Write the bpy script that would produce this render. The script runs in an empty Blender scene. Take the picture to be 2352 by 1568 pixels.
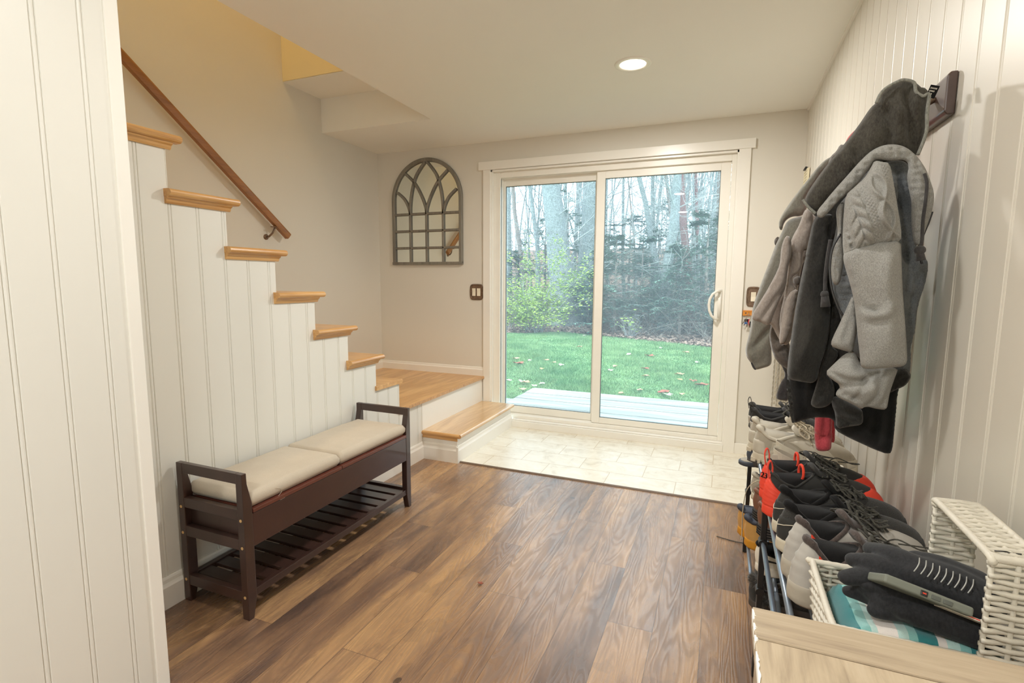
import bpy, bmesh, math, random
import numpy as np
from mathutils import Vector, Matrix, noise as mnoise
from mathutils.geometry import delaunay_2d_cdt
R = math.radians; PI = math.pi
SC = bpy.context.scene
COL = SC.collection
random.seed(7)

# ------------------------------------------------------------------ camera
CAM_H = 1.22
YAW, PITCH, ROLL, FPX = 3.87116036e-01, 1.17340157e-01, 6.14380229e-03, 1180.66422
_f = Vector((-math.sin(YAW)*math.cos(PITCH), math.cos(YAW)*math.cos(PITCH), -math.sin(PITCH)))
_r = Vector((math.cos(YAW), math.sin(YAW), 0)); _u = _r.cross(_f)
_c, _s = math.cos(ROLL), math.sin(ROLL)
CR, CU, CF = _c*_r + _s*_u, -_s*_r + _c*_u, _f
cd = bpy.data.cameras.new('camera'); cam = bpy.data.objects.new('camera', cd); COL.objects.link(cam)
cd.sensor_width = 36; cd.lens = 36*FPX/2352; cd.clip_start = .02; cd.clip_end = 300
m = Matrix.Identity(4)
for i in range(3):
    m[i][0], m[i][1], m[i][2] = CR[i], CU[i], -CF[i]
m[2][3] = CAM_H
cam.matrix_world = m
SC.camera = cam

def ray(x, y):
    return (CR*(x-1176) - CU*(y-784) + CF*FPX)
def at_y(x, y, Y):            # real point on the vertical plane Y that this direction meets
    d = ray(x, y); t = Y/d.y; return Vector((d.x*t, Y, d.z*t+CAM_H))
def at_z(x, y, z=0):
    d = ray(x, y); t = (z-CAM_H)/d.z; return Vector((d.x*t, d.y*t, z))

# ------------------------------------------------------------------ world, exposure
W = bpy.data.worlds.new('overcast_sky'); SC.world = W; W.use_nodes = True
nt = W.node_tree; nt.nodes.clear()
wo = nt.nodes.new('ShaderNodeOutputWorld'); bg = nt.nodes.new('ShaderNodeBackground')
tc = nt.nodes.new('ShaderNodeTexCoord'); sx = nt.nodes.new('ShaderNodeSeparateXYZ'); cr = nt.nodes.new('ShaderNodeValToRGB')
nt.links.new(tc.outputs['Generated'], sx.inputs[0]); nt.links.new(sx.outputs['Z'], cr.inputs[0])
cr.color_ramp.elements[0].position = 0.0; cr.color_ramp.elements[0].color = (.72, .90, 1.0, 1)
cr.color_ramp.elements[1].position = .6; cr.color_ramp.elements[1].color = (.92, .98, 1.0, 1)
nt.links.new(cr.outputs[0], bg.inputs[0]); bg.inputs[1].default_value = 5.6
nt.links.new(bg.outputs[0], wo.inputs[0])
SC.view_settings.view_transform = 'Standard'; SC.view_settings.look = 'None'
SC.view_settings.gamma = 1; SC.view_settings.use_curve_mapping = False
SC.view_settings.exposure = 0.10
SC.cycles.max_bounces = 10; SC.cycles.diffuse_bounces = 6; SC.cycles.transparent_max_bounces = 16
SC.cycles.caustics_reflective = False; SC.cycles.caustics_refractive = False
SC.cycles.sample_clamp_indirect = 6
LAMP_COL = (1.0, .98, .945)

def area_light(name, loc, rot, sx_, sy_, power, color, portal=False, shape='RECTANGLE', parent=None, spread=None):
    l = bpy.data.lights.new(name, 'AREA'); l.shape = shape; l.size = sx_; l.size_y = sy_
    l.energy = power; l.color = color
    if portal: l.cycles.is_portal = True
    if spread: l.spread = spread
    o = bpy.data.objects.new(name, l); COL.objects.link(o); o.location = loc; o.rotation_euler = rot
    if parent: o.parent = parent
    return o
XR_ = .455
# sky portals (they only guide sampling of the sky through the openings)
area_light('door_portal', (-.86, 4.12, 1.08), (R(-90), 0, 0), 1.85, 2.0, 1, (1, 1, 1), portal=True)
area_light('rear_portal', (XR_+.06, -1.55, 1.35), (0, R(90), 0), 1.6, 1.3, 1, (1, 1, 1), portal=True)

# ------------------------------------------------------------------ materials
def s2l(c):
    c = c/255.0
    return c/12.92 if c <= .04045 else ((c+.055)/1.055)**2.4
def rgb(r, g, b): return (s2l(r), s2l(g), s2l(b), 1)
class NT:
    def __init__(s, name):
        s.m = bpy.data.materials.new(name); s.m.use_nodes = True
        s.t = s.m.node_tree; s.b = s.t.nodes['Principled BSDF']; s.out = s.t.nodes['Material Output']
    def n(s, typ, **kw):
        nd = s.t.nodes.new(typ)
        for k, v in kw.items():
            if k.startswith('i_'): nd.inputs[k[2:]].default_value = v
            else: setattr(nd, k, v)
        return nd
    def l(s, a, b): s.t.links.new(a, b)
    def math(s, op, a, b=None, c=None):
        nd = s.t.nodes.new('ShaderNodeMath'); nd.operation = op
        for i, v in enumerate((a, b, c)):
            if v is None: continue
            if isinstance(v, (int, float)): nd.inputs[i].default_value = v
            else: s.l(v, nd.inputs[i])
        return nd.outputs[0]
    def noise(s, vec, scale, detail=3, rough=.55, dist=0):
        nd = s.n('ShaderNodeTexNoise'); nd.inputs['Scale'].default_value = scale
        nd.inputs['Detail'].default_value = detail; nd.inputs['Roughness'].default_value = rough
        nd.inputs['Distortion'].default_value = dist
        if vec is not None: s.l(vec, nd.inputs['Vector'])
        return nd.outputs[0]
    def obj(s):
        return s.n('ShaderNodeTexCoord').outputs['Object']
    def mapv(s, vec, scale=(1, 1, 1), rot=(0, 0, 0), loc=(0, 0, 0)):
        nd = s.n('ShaderNodeMapping'); nd.inputs['Scale'].default_value = scale
        nd.inputs['Rotation'].default_value = rot; nd.inputs['Location'].default_value = loc
        s.l(vec, nd.inputs[0]); return nd.outputs[0]
    def ramp(s, fac, stops):
        nd = s.n('ShaderNodeValToRGB'); cr = nd.color_ramp
        while len(cr.elements) < len(stops): cr.elements.new(.5)
        for e, (p, c) in zip(cr.elements, stops):
            e.position = p; e.color = c if len(c) == 4 else (*c, 1)
        s.l(fac, nd.inputs[0]); return nd.outputs[0]
    def mix(s, fac, a, b, mode='MIX'):
        nd = s.n('ShaderNodeMix'); nd.data_type = 'RGBA'; nd.blend_type = mode
        for i, v in ((0, fac), (6, a), (7, b)):
            if isinstance(v, (int, float, tuple)): nd.inputs[i].default_value = v
            else: s.l(v, nd.inputs[i])
        return nd.outputs[2]
    def bump(s, h, strength=.3, dist=.002):
        nd = s.n('ShaderNodeBump'); nd.inputs['Strength'].default_value = strength; nd.inputs['Distance'].default_value = dist
        s.l(h, nd.inputs['Height']); s.l(nd.outputs[0], s.b.inputs['Normal'])
    def col(s, c): s.l(c, s.b.inputs['Base Color'])
    def set(s, rough=None, metal=None, spec=None, sheen=None, coat=None):
        if rough is not None: s.b.inputs['Roughness'].default_value = rough
        if metal is not None: s.b.inputs['Metallic'].default_value = metal
        if spec is not None: s.b.inputs['Specular IOR Level'].default_value = spec
        if sheen is not None:
            s.b.inputs['Sheen Weight'].default_value = sheen; s.b.inputs['Sheen Roughness'].default_value = .5
        if coat is not None: s.b.inputs['Coat Weight'].default_value = coat
        return s.m
def plain(name, c, rough=.5, metal=0, var=.06, scale=20, bump=.1, bscale=150, bdist=.001, spec=.5, sheen=None, coat=None):
    """slightly mottled single colour with fine relief"""
    N = NT(name); o = N.obj(); c = rgb(*c)
    d = tuple(x*(1-var) for x in c[:3])+(1,); e = tuple(min(1, x*(1+var)) for x in c[:3])+(1,)
    N.col(N.ramp(N.noise(o, scale, 4), [(.3, d), (.7, e)]))
    if bump: N.bump(N.noise(o, bscale, 2), bump, bdist)
    return N.set(rough, metal, spec, sheen, coat)
def wood(name, dark, light, axis=1, rough=.35, scale=1.0, ring=26, bump=.15, coat=None, spec=.5):
    """straight-ish grain along the axis with cathedral rings"""
    N = NT(name); o = N.obj()
    sc = [9*scale]*3; sc[axis] = .9*scale
    v = N.mapv(o, tuple(sc))
    n1 = N.noise(v, 1.0, 4, .6, .6)
    rings = N.math('SINE', N.math('MULTIPLY', n1, ring))
    sc2 = [150*scale]*3; sc2[axis] = 6*scale
    fine = N.noise(N.mapv(o, tuple(sc2)), 1.0, 3, .6)
    f = N.math('ADD', N.math('MULTIPLY', N.math('MULTIPLY_ADD', rings, .5, .5), .26), N.math('MULTIPLY_ADD', fine, .62, .10))
    N.col(N.ramp(f, [(.2, rgb(*dark)), (.75, rgb(*light))]))
    N.bump(fine, bump, .0008)
    return N.set(rough, coat=coat, spec=spec)
def fabric(name, c, c2=None, heather=0.0, scale=700, rough=.95, sheen=.25, bump=.5, hs=260):
    N = NT(name); o = N.obj(); c = rgb(*c)
    c2 = rgb(*c2) if c2 else tuple(x*.72 for x in c[:3])+(1,)
    big = N.noise(o, 9, 3)
    hz = N.noise(N.mapv(o, (1, 1, .45)), hs, 3, .7)
    f = N.math('ADD', N.math('MULTIPLY', big, 1-heather), N.math('MULTIPLY', hz, heather))
    N.col(N.ramp(f, [(.36, c2), (.62, c)]))
    N.bump(N.noise(o, scale, 2, .6), bump, .0008)
    return N.set(rough, sheen=sheen, spec=.2)

M = {}
M['bead'] = plain('white_beadboard_paint', (226, 223, 214), .42, var=.012, scale=2, bump=.05, bscale=60)
M['trim'] = plain('white_trim_paint', (238, 234, 225), .3, var=.01, scale=3, bump=.03, bscale=40)
M['greige'] = plain('greige_wall_paint', (221, 216, 205), .75, var=.012, scale=1.5, bump=.1, bscale=220, bdist=.0006)
M['ceil'] = plain('ceiling_paint', (240, 238, 230), .85, var=.01, scale=1.5, bump=.12, bscale=160, bdist=.0006)
M['yellow'] = plain('stairwell_paint', (222, 205, 160), .8, var=.015, scale=2, bump=.1, bscale=200)
M['rightwall'] = plain('off_white_beadboard_paint', (217, 211, 199), .4, var=.012, scale=2, bump=.05, bscale=60)
M['vinyl'] = plain('white_vinyl', (238, 234, 224), .35, var=.02, scale=6, bump=.02)
M['oak'] = wood('oak', (176, 122, 66), (226, 180, 118), 1, .3, 1.0, 22, coat=.25)
M['oak_x'] = wood('oak_across', (186, 132, 76), (226, 180, 118), 0, .3, 1.0, 22, coat=.25)
M['oak_step'] = wood('oak_step', (182, 138, 92), (222, 186, 138), 1, .28, .8, 26, coat=.4)
M['rail'] = wood('handrail_oak', (116, 74, 34), (160, 106, 52), 1, .4, 1.0, 14, coat=.1)
M['espresso'] = plain('espresso_wood', (58, 38, 32), .32, var=.18, scale=9, bump=.08, bscale=200, spec=.6, coat=.3)
M['mahog'] = plain('mahogany_wood', (98, 52, 40), .35, var=.15, scale=9, bump=.05, coat=.25)
M['linen'] = fabric('beige_linen', (204, 191, 172), (184, 171, 152), .8, 1100, .95, .1, .6, hs=900)
M['brass'] = plain('brass', (232, 194, 136), .4, .5, bump=0)
M['bronze'] = plain('oil_rubbed_bronze', (128, 106, 88), .45, .6, var=.25, scale=70, bump=.5, bscale=90, bdist=.002)
M['mirrorframe'] = wood('grey_washed_wood', (92, 88, 80), (136, 130, 118), 2, .6, 1.4, 14)
N = NT('mirror_glass'); N.b.inputs['Base Color'].default_value = (.86, .9, .86, 1); M['mirror'] = N.set(.015, 1)
M['ivory'] = plain('ivory_plastic', (236, 226, 204), .35, bump=0)
M['steelblue'] = plain('steel_tube', (132, 142, 154), .35, .6, bump=.02, var=.1)
M['blackplastic'] = plain('black_plastic', (34, 32, 31), .45, bump=.05)
M['chrome'] = plain('chrome', (200, 200, 198), .15, 1, bump=0)
M['wicker'] = plain('white_painted_wicker', (212, 206, 192), .55, var=.06, scale=60, bump=.3, bscale=300)
M['lens'] = NT('lit_diffuser').m
b = M['lens'].node_tree.nodes['Principled BSDF']; b.inputs['Emission Color'].default_value = (1, .90, .70, 1); b.inputs['Emission Strength'].default_value = 9
# thin window glass: pale cyan tint and veil imitating outdoor haze, with a fresnel reflection
N = NT('window_glass'); N.t.nodes.remove(N.b)
tr = N.n('ShaderNodeBsdfTransparent'); tr.inputs[0].default_value = (.90, .955, .985, 1)
gl = N.n('ShaderNodeBsdfGlossy'); gl.inputs['Roughness'].default_value = 0.0
lw = N.n('ShaderNodeFresnel'); lw.inputs[0].default_value = 1.5
mx = N.n('ShaderNodeMixShader'); N.l(N.math('MINIMUM', N.math('MULTIPLY', lw.outputs[0], 1.3), .7), mx.inputs[0])
tl = N.n('ShaderNodeBsdfTranslucent'); tl.inputs[0].default_value = (.62, .82, 1.0, 1); m2 = N.n('ShaderNodeMixShader'); m2.inputs[0].default_value = .06   # bluish veil mixed into the glass to imitate haze and reflected room light
N.l(tr.outputs[0], m2.inputs[1]); N.l(tl.outputs[0], m2.inputs[2]); N.l(m2.outputs[0], mx.inputs[1]); N.l(gl.outputs[0], mx.inputs[2]); N.l(mx.outputs[0], N.out.inputs[0]); M['glass'] = N.m

def floor_material():
    N = NT('plank_floor'); o = N.obj()
    sep = N.n('ShaderNodeSeparateXYZ'); N.l(o, sep.inputs[0]); X, Y = sep.outputs[0], sep.outputs[1]
    u = N.math('DIVIDE', N.math('ADD', X, .013+.1575*40), .1575); row = N.math('FLOOR', u); fu = N.math('FRACT', u)
    sh = N.math('MULTIPLY', N.math('MODULO', N.math('SUBTRACT', 41+60, row), 3), .37)   # stagger of the butt joints
    v = N.math('DIVIDE', N.math('SUBTRACT', N.math('ADD', Y, 1.22*8-1.735-.37*0), sh), 1.22)
    colm = N.math('FLOOR', v); fv = N.math('FRACT', v)
    cmb = N.n('ShaderNodeCombineXYZ'); N.l(row, cmb.inputs[0]); N.l(colm, cmb.inputs[1])
    wn = N.n('ShaderNodeTexWhiteNoise'); wn.noise_dimensions = '3D'; N.l(cmb.outputs[0], wn.inputs[0])
    off = N.n('ShaderNodeVectorMath'); off.operation = 'SCALE'; N.l(wn.outputs[1], off.inputs[0]); off.inputs['Scale'].default_value = 40
    add = N.n('ShaderNodeVectorMath'); add.operation = 'ADD'; N.l(o, add.inputs[0]); N.l(off.outputs[0], add.inputs[1])
    base = add.outputs[0]
    cloud = N.noise(N.mapv(base, (7.5, 1.3, 1)), 1, 4.5, .62, .35)
    n1 = N.noise(N.mapv(base, (12, 1.35, 1)), 1, 2.2, .42, .35)
    rings = N.math('MULTIPLY_ADD', N.math('SINE', N.math('MULTIPLY', n1, 105)), .5, .5)
    rings = N.math('POWER', rings, 1.6)
    fine = N.noise(N.mapv(base, (260, 9, 1)), 1, 3, .7)
    saw = N.noise(N.mapv(base, (14, 230, 1)), 1, 2, .6)         # cross sawn marks in places
    sawm = N.math('GREATER_THAN', N.noise(N.mapv(base, (8, 5, 1)), 1, 2), .62)
    tone = N.math('ADD', N.math('MULTIPLY', cloud, 1.05), N.math('MULTIPLY_ADD', wn.outputs[0], .13, .055))
    c = N.ramp(tone, [(.36, rgb(86, 68, 58)), (.50, rgb(130, 100, 78)), (.64, rgb(164, 126, 92)), (.82, rgb(200, 156, 108))])
    c = N.mix(N.math('MULTIPLY', rings, .20), c, rgb(70, 52, 44))
    c = N.mix(N.math('MULTIPLY', fine, .50), c, rgb(78, 56, 46))
    c = N.mix(N.math('MULTIPLY', N.math('MULTIPLY', sawm, saw), .3), c, rgb(64, 50, 44))
    knot = N.math('GREATER_THAN', N.noise(N.mapv(base, (13, 9, 1)), 1, 1), .8)
    c = N.mix(N.math('MULTIPLY', knot, .75), c, rgb(48, 36, 32))
    g1 = N.math('LESS_THAN', N.math('MINIMUM', fu, N.math('SUBTRACT', 1, fu)), .0075)
    g2 = N.math('LESS_THAN', N.math('MINIMUM', fv, N.math('SUBTRACT', 1, fv)), .0009)
    gap = N.math('MAXIMUM', g1, g2)
    c = N.mix(N.math('MULTIPLY', gap, .65), c, rgb(60, 42, 34))
    N.col(c)
    h = N.math('SUBTRACT', N.math('ADD', N.math('MULTIPLY', rings, -.5), N.math('MULTIPLY', fine, .7)), N.math('MULTIPLY', gap, 2.5))
    N.bump(h, .35, .0012)
    rr = N.math('ADD', N.math('MULTIPLY', cloud, .1), N.math('MULTIPLY_ADD', rings, .13, .20)); N.l(rr, N.b.inputs['Roughness'])
    return N.set(spec=.9)
M['floor'] = floor_material()
def tile_material():
    N = NT('travertine_tile'); o = N.obj()
    sep = N.n('ShaderNodeSeparateXYZ'); N.l(o, sep.inputs[0]); X, Y = sep.outputs[0], sep.outputs[1]
    v = N.math('DIVIDE', N.math('SUBTRACT', Y, 3.186-.208*10), .208); row = N.math('FLOOR', v); fv = N.math('FRACT', v)
    sh = N.math('MULTIPLY', N.math('MODULO', row, 2), .2035)
    u = N.math('DIVIDE', N.math('ADD', N.math('ADD', X, .407*30+.004), sh), .407); col_ = N.math('FLOOR', u); fu = N.math('FRACT', u)
    cmb = N.n('ShaderNodeCombineXYZ'); N.l(row, cmb.inputs[0]); N.l(col_, cmb.inputs[1])
    wn = N.n('ShaderNodeTexWhiteNoise'); N.l(cmb.outputs[0], wn.inputs[0])
    off = N.n('ShaderNodeVectorMath'); off.operation = 'SCALE'; N.l(wn.outputs[1], off.inputs[0]); off.inputs['Scale'].default_value = 20
    add = N.n('ShaderNodeVectorMath'); add.operation = 'ADD'; N.l(o, add.inputs[0]); N.l(off.outputs[0], add.inputs[1])
    cl = N.noise(add.outputs[0], 9, 5, .65, .8)
    c = N.ramp(cl, [(.28, rgb(206, 195, 174)), (.45, rgb(226, 218, 200)), (.7, rgb(236, 231, 217))])
    spots = N.math('GREATER_THAN', N.noise(add.outputs[0], 40, 3), .69)
    c = N.mix(N.math('MULTIPLY', spots, .25), c, rgb(176, 150, 118))
    g = N.math('MAXIMUM', N.math('LESS_THAN', N.math('MINIMUM', fu, N.math('SUBTRACT', 1, fu)), .005),
               N.math('LESS_THAN', N.math('MINIMUM', fv, N.math('SUBTRACT', 1, fv)), .0105))
    c = N.mix(g, c, rgb(196, 178, 148)); N.col(c)
    N.bump(N.math('SUBTRACT', N.math('MULTIPLY', cl, .5), g), .4, .0015)
    return N.set(.3, spec=.45)
M['tile'] = tile_material()

# ------------------------------------------------------------------ mesh helpers
class MB:
    def __init__(s): s.v = []; s.f = []
    def add(s, vs, fs):
        n = len(s.v); s.v += [tuple(v) for v in vs]; s.f += [tuple(i+n for i in f) for f in fs]; return s
    def box(s, x0, x1, y0, y1, z0, z1):
        v = [(x, y, z) for x in (x0, x1) for y in (y0, y1) for z in (z0, z1)]
        return s.add(v, [(0, 1, 3, 2), (4, 6, 7, 5), (0, 4, 5, 1), (2, 3, 7, 6), (0, 2, 6, 4), (1, 5, 7, 3)])
    def prism(s, poly, axis, a, b):
        """polygon in the two other axes (ascending order) extruded along axis from a to b"""
        n = len(poly)
        def P(p, w):
            q = list(p); q.insert(axis, w); return q
        v = [P(p, a) for p in poly]+[P(p, b) for p in poly]
        f = [tuple(range(n)), tuple(range(2*n-1, n-1, -1))]+[(i, i+n, (i+1) % n+n, (i+1) % n) for i in range(n)]
        return s.add(v, f)
    def tube(s, pts, r, n=8, closed=False, cap=True, flat=1.0, up=None):
        pts = [Vector(p) for p in pts]; k = len(pts)
        rr = r if isinstance(r, (list, tuple)) else [r]*k
        rings = []; prev = Vector(up) if up else None
        for i, p in enumerate(pts):
            a = pts[(i-1) % k] if (closed or i > 0) else p; b2 = pts[(i+1) % k] if (closed or i < k-1) else p
            t = (b2-a)
            t = t.normalized() if t.length > 1e-9 else Vector((0, 0, 1))
            if prev is None: prev = Vector((0, 0, 1)) if abs(t.z) < .9 else Vector((1, 0, 0))
            nrm = (prev-t*prev.dot(t))
            nrm = nrm.normalized() if nrm.length > 1e-6 else t.orthogonal().normalized()
            if not up: prev = nrm
            bi = t.cross(nrm)
            rings.append([p+nrm*(math.cos(2*PI*j/n)*rr[i]*flat)+bi*(math.sin(2*PI*j/n)*rr[i]) for j in range(n)])
        return s.loft(rings, closed=closed, cap=cap)
    def loft(s, rings, closed=False, cap=True, ring_closed=True):
        k = len(rings); n = len(rings[0]); v = [p for r_ in rings for p in r_]; f = []
        for i in range(k if closed else k-1):
            a = i*n; b2 = ((i+1) % k)*n
            for j in range(n if ring_closed else n-1):
                j2 = (j+1) % n; f.append((a+j, a+j2, b2+j2, b2+j))
        if cap and not closed and ring_closed:
            f.append(tuple(range(n-1, -1, -1))); f.append(tuple((k-1)*n+j for j in range(n)))
        return s.add(v, f)
    def sphere(s, c, r, n=10, sc=(1, 1, 1)):
        rings = []
        for i in range(1, n):
            th = PI*i/n
            rings.append([(c[0]+r*sc[0]*math.sin(th)*math.cos(2*PI*j/(2*n)), c[1]+r*sc[1]*math.sin(th)*math.sin(2*PI*j/(2*n)), c[2]+r*sc[2]*math.cos(th)) for j in range(2*n)])
        return s.loft(rings)
    def cyl(s, c, r, h, axis=2, n=20, r2=None):
        r2 = r if r2 is None else r2; a = Vector(c); d = Vector((0, 0, 0)); d[axis] = h
        return s.tube([a, a+d], [r, r2], n)

def link(name, mb, mat, parent=None, smooth=False, bevel=0, seg=2, **props):
    me = bpy.data.meshes.new(name); me.from_pydata([tuple(v) for v in mb.v], [], mb.f); me.validate(); me.update()
    bm = bmesh.new(); bm.from_mesh(me); bmesh.ops.recalc_face_normals(bm, faces=bm.faces); bm.to_mesh(me); bm.free()
    o = bpy.data.objects.new(name, me); COL.objects.link(o)
    for mt in (mat if isinstance(mat, (list, tuple)) else [mat]): me.materials.append(mt)
    if smooth: me.polygons.foreach_set('use_smooth', [True]*len(me.polygons))
    if bevel:
        md = o.modifiers.new('bevel', 'BEVEL'); md.width = bevel; md.segments = seg; md.limit_method = 'ANGLE'; md.angle_limit = R(35)
        md.harden_normals = False
    if parent: o.parent = parent
    for k, v in props.items(): o[k] = v
    return o
def tag(o, label, cat, group=None, kind=None):
    o['label'] = label; o['category'] = cat
    if group: o['group'] = group
    if kind: o['kind'] = kind
    return o
def thing(name, label, cat, loc=(0, 0, 0), rz=0, group=None):
    o = bpy.data.objects.new(name, None); COL.objects.link(o); o.location = loc; o.rotation_euler = (0, 0, rz)
    o.empty_display_size = .05
    return tag(o, label, cat, group)
def struct(name, mb, mat, label=None, **kw):
    o = link(name, mb, mat, **kw); o['kind'] = 'structure'
    if label: o['label'] = label
    return o
def dup(root, loc, rz, label, group=None, scale=None):
    r_ = root.copy(); COL.objects.link(r_); r_.location = loc; r_.rotation_euler = (root.rotation_euler[0], root.rotation_euler[1], rz)
    r_['label'] = label
    if group: r_['group'] = group
    if scale: r_.scale = scale
    def kids(src, dst):
        for ch in list(src.children):
            c = ch.copy(); COL.objects.link(c); c.parent = dst; kids(ch, c)
    kids(root, r_); return r_

# ------------------------------------------------------------------ the room
XL, XR, YB, ZC = -2.90, .455, 3.922, 2.332      # far left wall, right wall, back wall, ceiling
XS = -1.866                                     # plane of the panelled wall below the stairs
XP, YP = -1.50, .93                             # near panelled pillar wall and its corner
YREAR = -2.6
struct('floor', MB().box(XS-.1, XR+.1, YREAR-.1, 2.972, -.05, 0), M['floor'], 'brown laminate plank floor')
struct('floor', MB().box(-1.62, XR+.1, 2.982, YB+.02, -.05, .002), M['tile'], 'pale stone tile floor by the glass door')
struct('trim_1', MB().prism([(2.966, 0), (2.969, .006), (2.978, .009), (2.987, .006), (2.99, 0)], 0, -1.60, XR), plain('dark_transition', (112, 92, 74), .45), 'brown transition strip between planks and tile')

def bead_profile(a, b, pitch=.107, start=None, depth=.0035):
    """list of (position, depth) along a beadboard run: every pitch two grooves with a round bead between"""
    pts = [(a, 0)]; p = start if start is not None else a+pitch*.5
    while p < a+.012: p += pitch
    while p < b-.012:
        pts += [(p-.0075, 0), (p-.0055, -depth), (p-.0035, -.0006), (p, .0003), (p+.0035, -.0006), (p+.0055, -depth), (p+.0075, 0)]
        p += pitch
    pts.append((b, 0)); return pts
# right wall of beadboard with vertical grooves
def bead_wall(name, X, sign, a, b, z0, ztop, mat, start, back=.08, label=None, parent=None, kind=True, pitch=.107, cuts=()):
    """board face at X, looking to +X if sign is 1; ztop is a function of Y (stepwise)"""
    pr = bead_profile(a, b, pitch, start); mb = MB()
    for ry in cuts:
        for i in range(len(pr)-1):
            if pr[i][0] < ry < pr[i+1][0]:
                t = (ry-pr[i][0])/(pr[i+1][0]-pr[i][0]); pr.insert(i+1, (ry, pr[i][1]*(1-t)+pr[i+1][1]*t)); break
    vs = []; fs = []
    for (p, d), (q, e) in zip(pr, pr[1:]):
        zt = ztop((p+q)/2); n = len(vs)
        x1, x2 = X+sign*d, X+sign*e; xb = X-sign*back
        vs += [(x1, p, z0), (x2, q, z0), (x2, q, zt), (x1, p, zt), (xb, p, z0), (xb, q, z0), (xb, q, zt), (xb, p, zt)]
        fs += [(n, n+1, n+2, n+3), (n+3, n+2, n+6, n+7), (n+4, n+7, n+6, n+5)]
    for i, zt in ((0, ztop(a+.001)), (len(pr)-1, ztop(b-.001))):
        n = len(vs); y = pr[i][0]
        vs += [(X, y, z0), (X, y, zt), (X-sign*back, y, zt), (X-sign*back, y, z0)]; fs.append((n, n+1, n+2, n+3))
    mb.add(vs, fs)
    o = link(name, mb, mat, parent)
    if kind: o['kind'] = 'structure'
    if label: o['label'] = label
    return o
bead_wall('wall_right', XR, -1, -.9, YB+.05, 0, lambda y: ZC, M['rightwall'], 1.59-.107*23, label='off white beadboard wall behind the hanging coats')
# back wall with the door opening X -1.79..0.055, Z 0..2.11
DX0, DX1, DZ1 = -1.792, .056, 2.108
mb = MB().box(XL-.1, DX0, YB, YB+.16, 0, 2.75).box(DX1, XR+.1, YB, YB+.16, 0, 2.75).box(DX0, DX1, YB, YB+.16, DZ1, 2.75)
struct('wall_back', mb, M['greige'], 'greige wall around the sliding glass door')
# far left wall, tall (goes up the stairwell)
struct('wall_left', MB().box(XL-.1, XL, YREAR, YB, 0, 4.9), M['greige'], 'greige wall behind the stairs and handrail')
struct('wall_rear', MB().box(XL, XR+.1, YREAR-.1, YREAR, 0, ZC), M['greige'])
struct('wall_right_rear', MB().box(XR, XR+.08, YREAR, -2.2, 0, ZC).box(XR, XR+.08, -2.2, -.9, 0, .55).box(XR, XR+.08, -2.2, -.9, 2.15, ZC), M['rightwall'])
# ceiling with the stairwell opening X -2.9..-1.94, Y <= 3.235
XO = -1.94
mb = MB().box(XO, XR+.1, YREAR-.1, YB, ZC, ZC+.25).box(XL-.1, XO, 3.235, YB, ZC, ZC+.25)
struct('ceiling', mb, M['ceil'], 'flat off white ceiling of the entry room')
struct('ceiling', MB().box(XL, XO, 2.875, 3.235, 2.58, 2.72), M['ceil'], 'short ceiling recess over the stairs')
struct('wall_stairwell', MB().box(XL, XO, 2.869, 3.3, 2.584, 4.9).box(XO, XO+.1, YREAR, 3.3, ZC+.25, 4.9), M['yellow'], 'cream yellow wall high in the stairwell')
struct('ceiling', MB().box(XL-.1, XO+.1, YREAR-.1, 3.3, 4.8, 4.9), M['ceil'], 'upper ceiling over the stairwell')
struct('wall_upper_rear', MB().box(XL-.1, XO+.1, YREAR-.1, YREAR, ZC, 4.9), M['greige'])
# small crown strip along the right wall ceiling joint
struct('trim_2', MB().box(XR-.012, XR, YREAR, YB, ZC-.012, ZC), M['trim'], 'thin ceiling trim over the beadboard')

# near pillar wall (beadboard) on the left
bead_wall('wall_pillar', XP, 1, YREAR, YP-.001, 0, lambda y: ZC+.1, M['bead'], .707-.107*30+.107*.0, back=.06, label='white beadboard wall end nearest the camera at left', pitch=.0985)
mb = MB().box(XS+.001, XP-.06, YP-.07, YP, 0, ZC+.1)
struct('wall_pillar_end', mb, M['bead'])
struct('trim_3', MB().box(XP-.02, XP+.006, YP-.031, YP+.004, 0, ZC), M['trim'], 'white corner trim of the beadboard pillar', bevel=.002)

# ---- staircase
RIS_Y = [2.690, 2.458, 2.222, 1.987, 1.755, 1.520, 1.290, 1.055]
TR_Z = [.600, .786, .974, 1.162, 1.351, 1.540, 1.730, 1.92]
Z_LAND = .412
Y_LAND = 2.96
stairs = thing('staircase', 'white beadboard staircase with oak treads rising to the left from a corner landing', 'staircase', (XS, 1.9, 0))
def SP(name, mb, mat, **kw):
    """part of the staircase given in world coordinates"""
    o = link(name, mb, mat, stairs, **kw); o.matrix_parent_inverse = Matrix.Translation(-Vector(stairs.location)); return o
def zprof(y):
    if y > RIS_Y[0]: return Z_LAND-.022
    z = Z_LAND
    for ry, tz in zip(RIS_Y, TR_Z):
        if y < ry: z = tz
    return z-.028
o = bead_wall('side_panel', XS, 1, YP+.001, Y_LAND, 0, zprof, M['bead'], 1.184, cuts=RIS_Y, back=.05, parent=stairs, kind=False)
o.matrix_parent_inverse = Matrix.Translation(-Vector(stairs.location))
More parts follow.
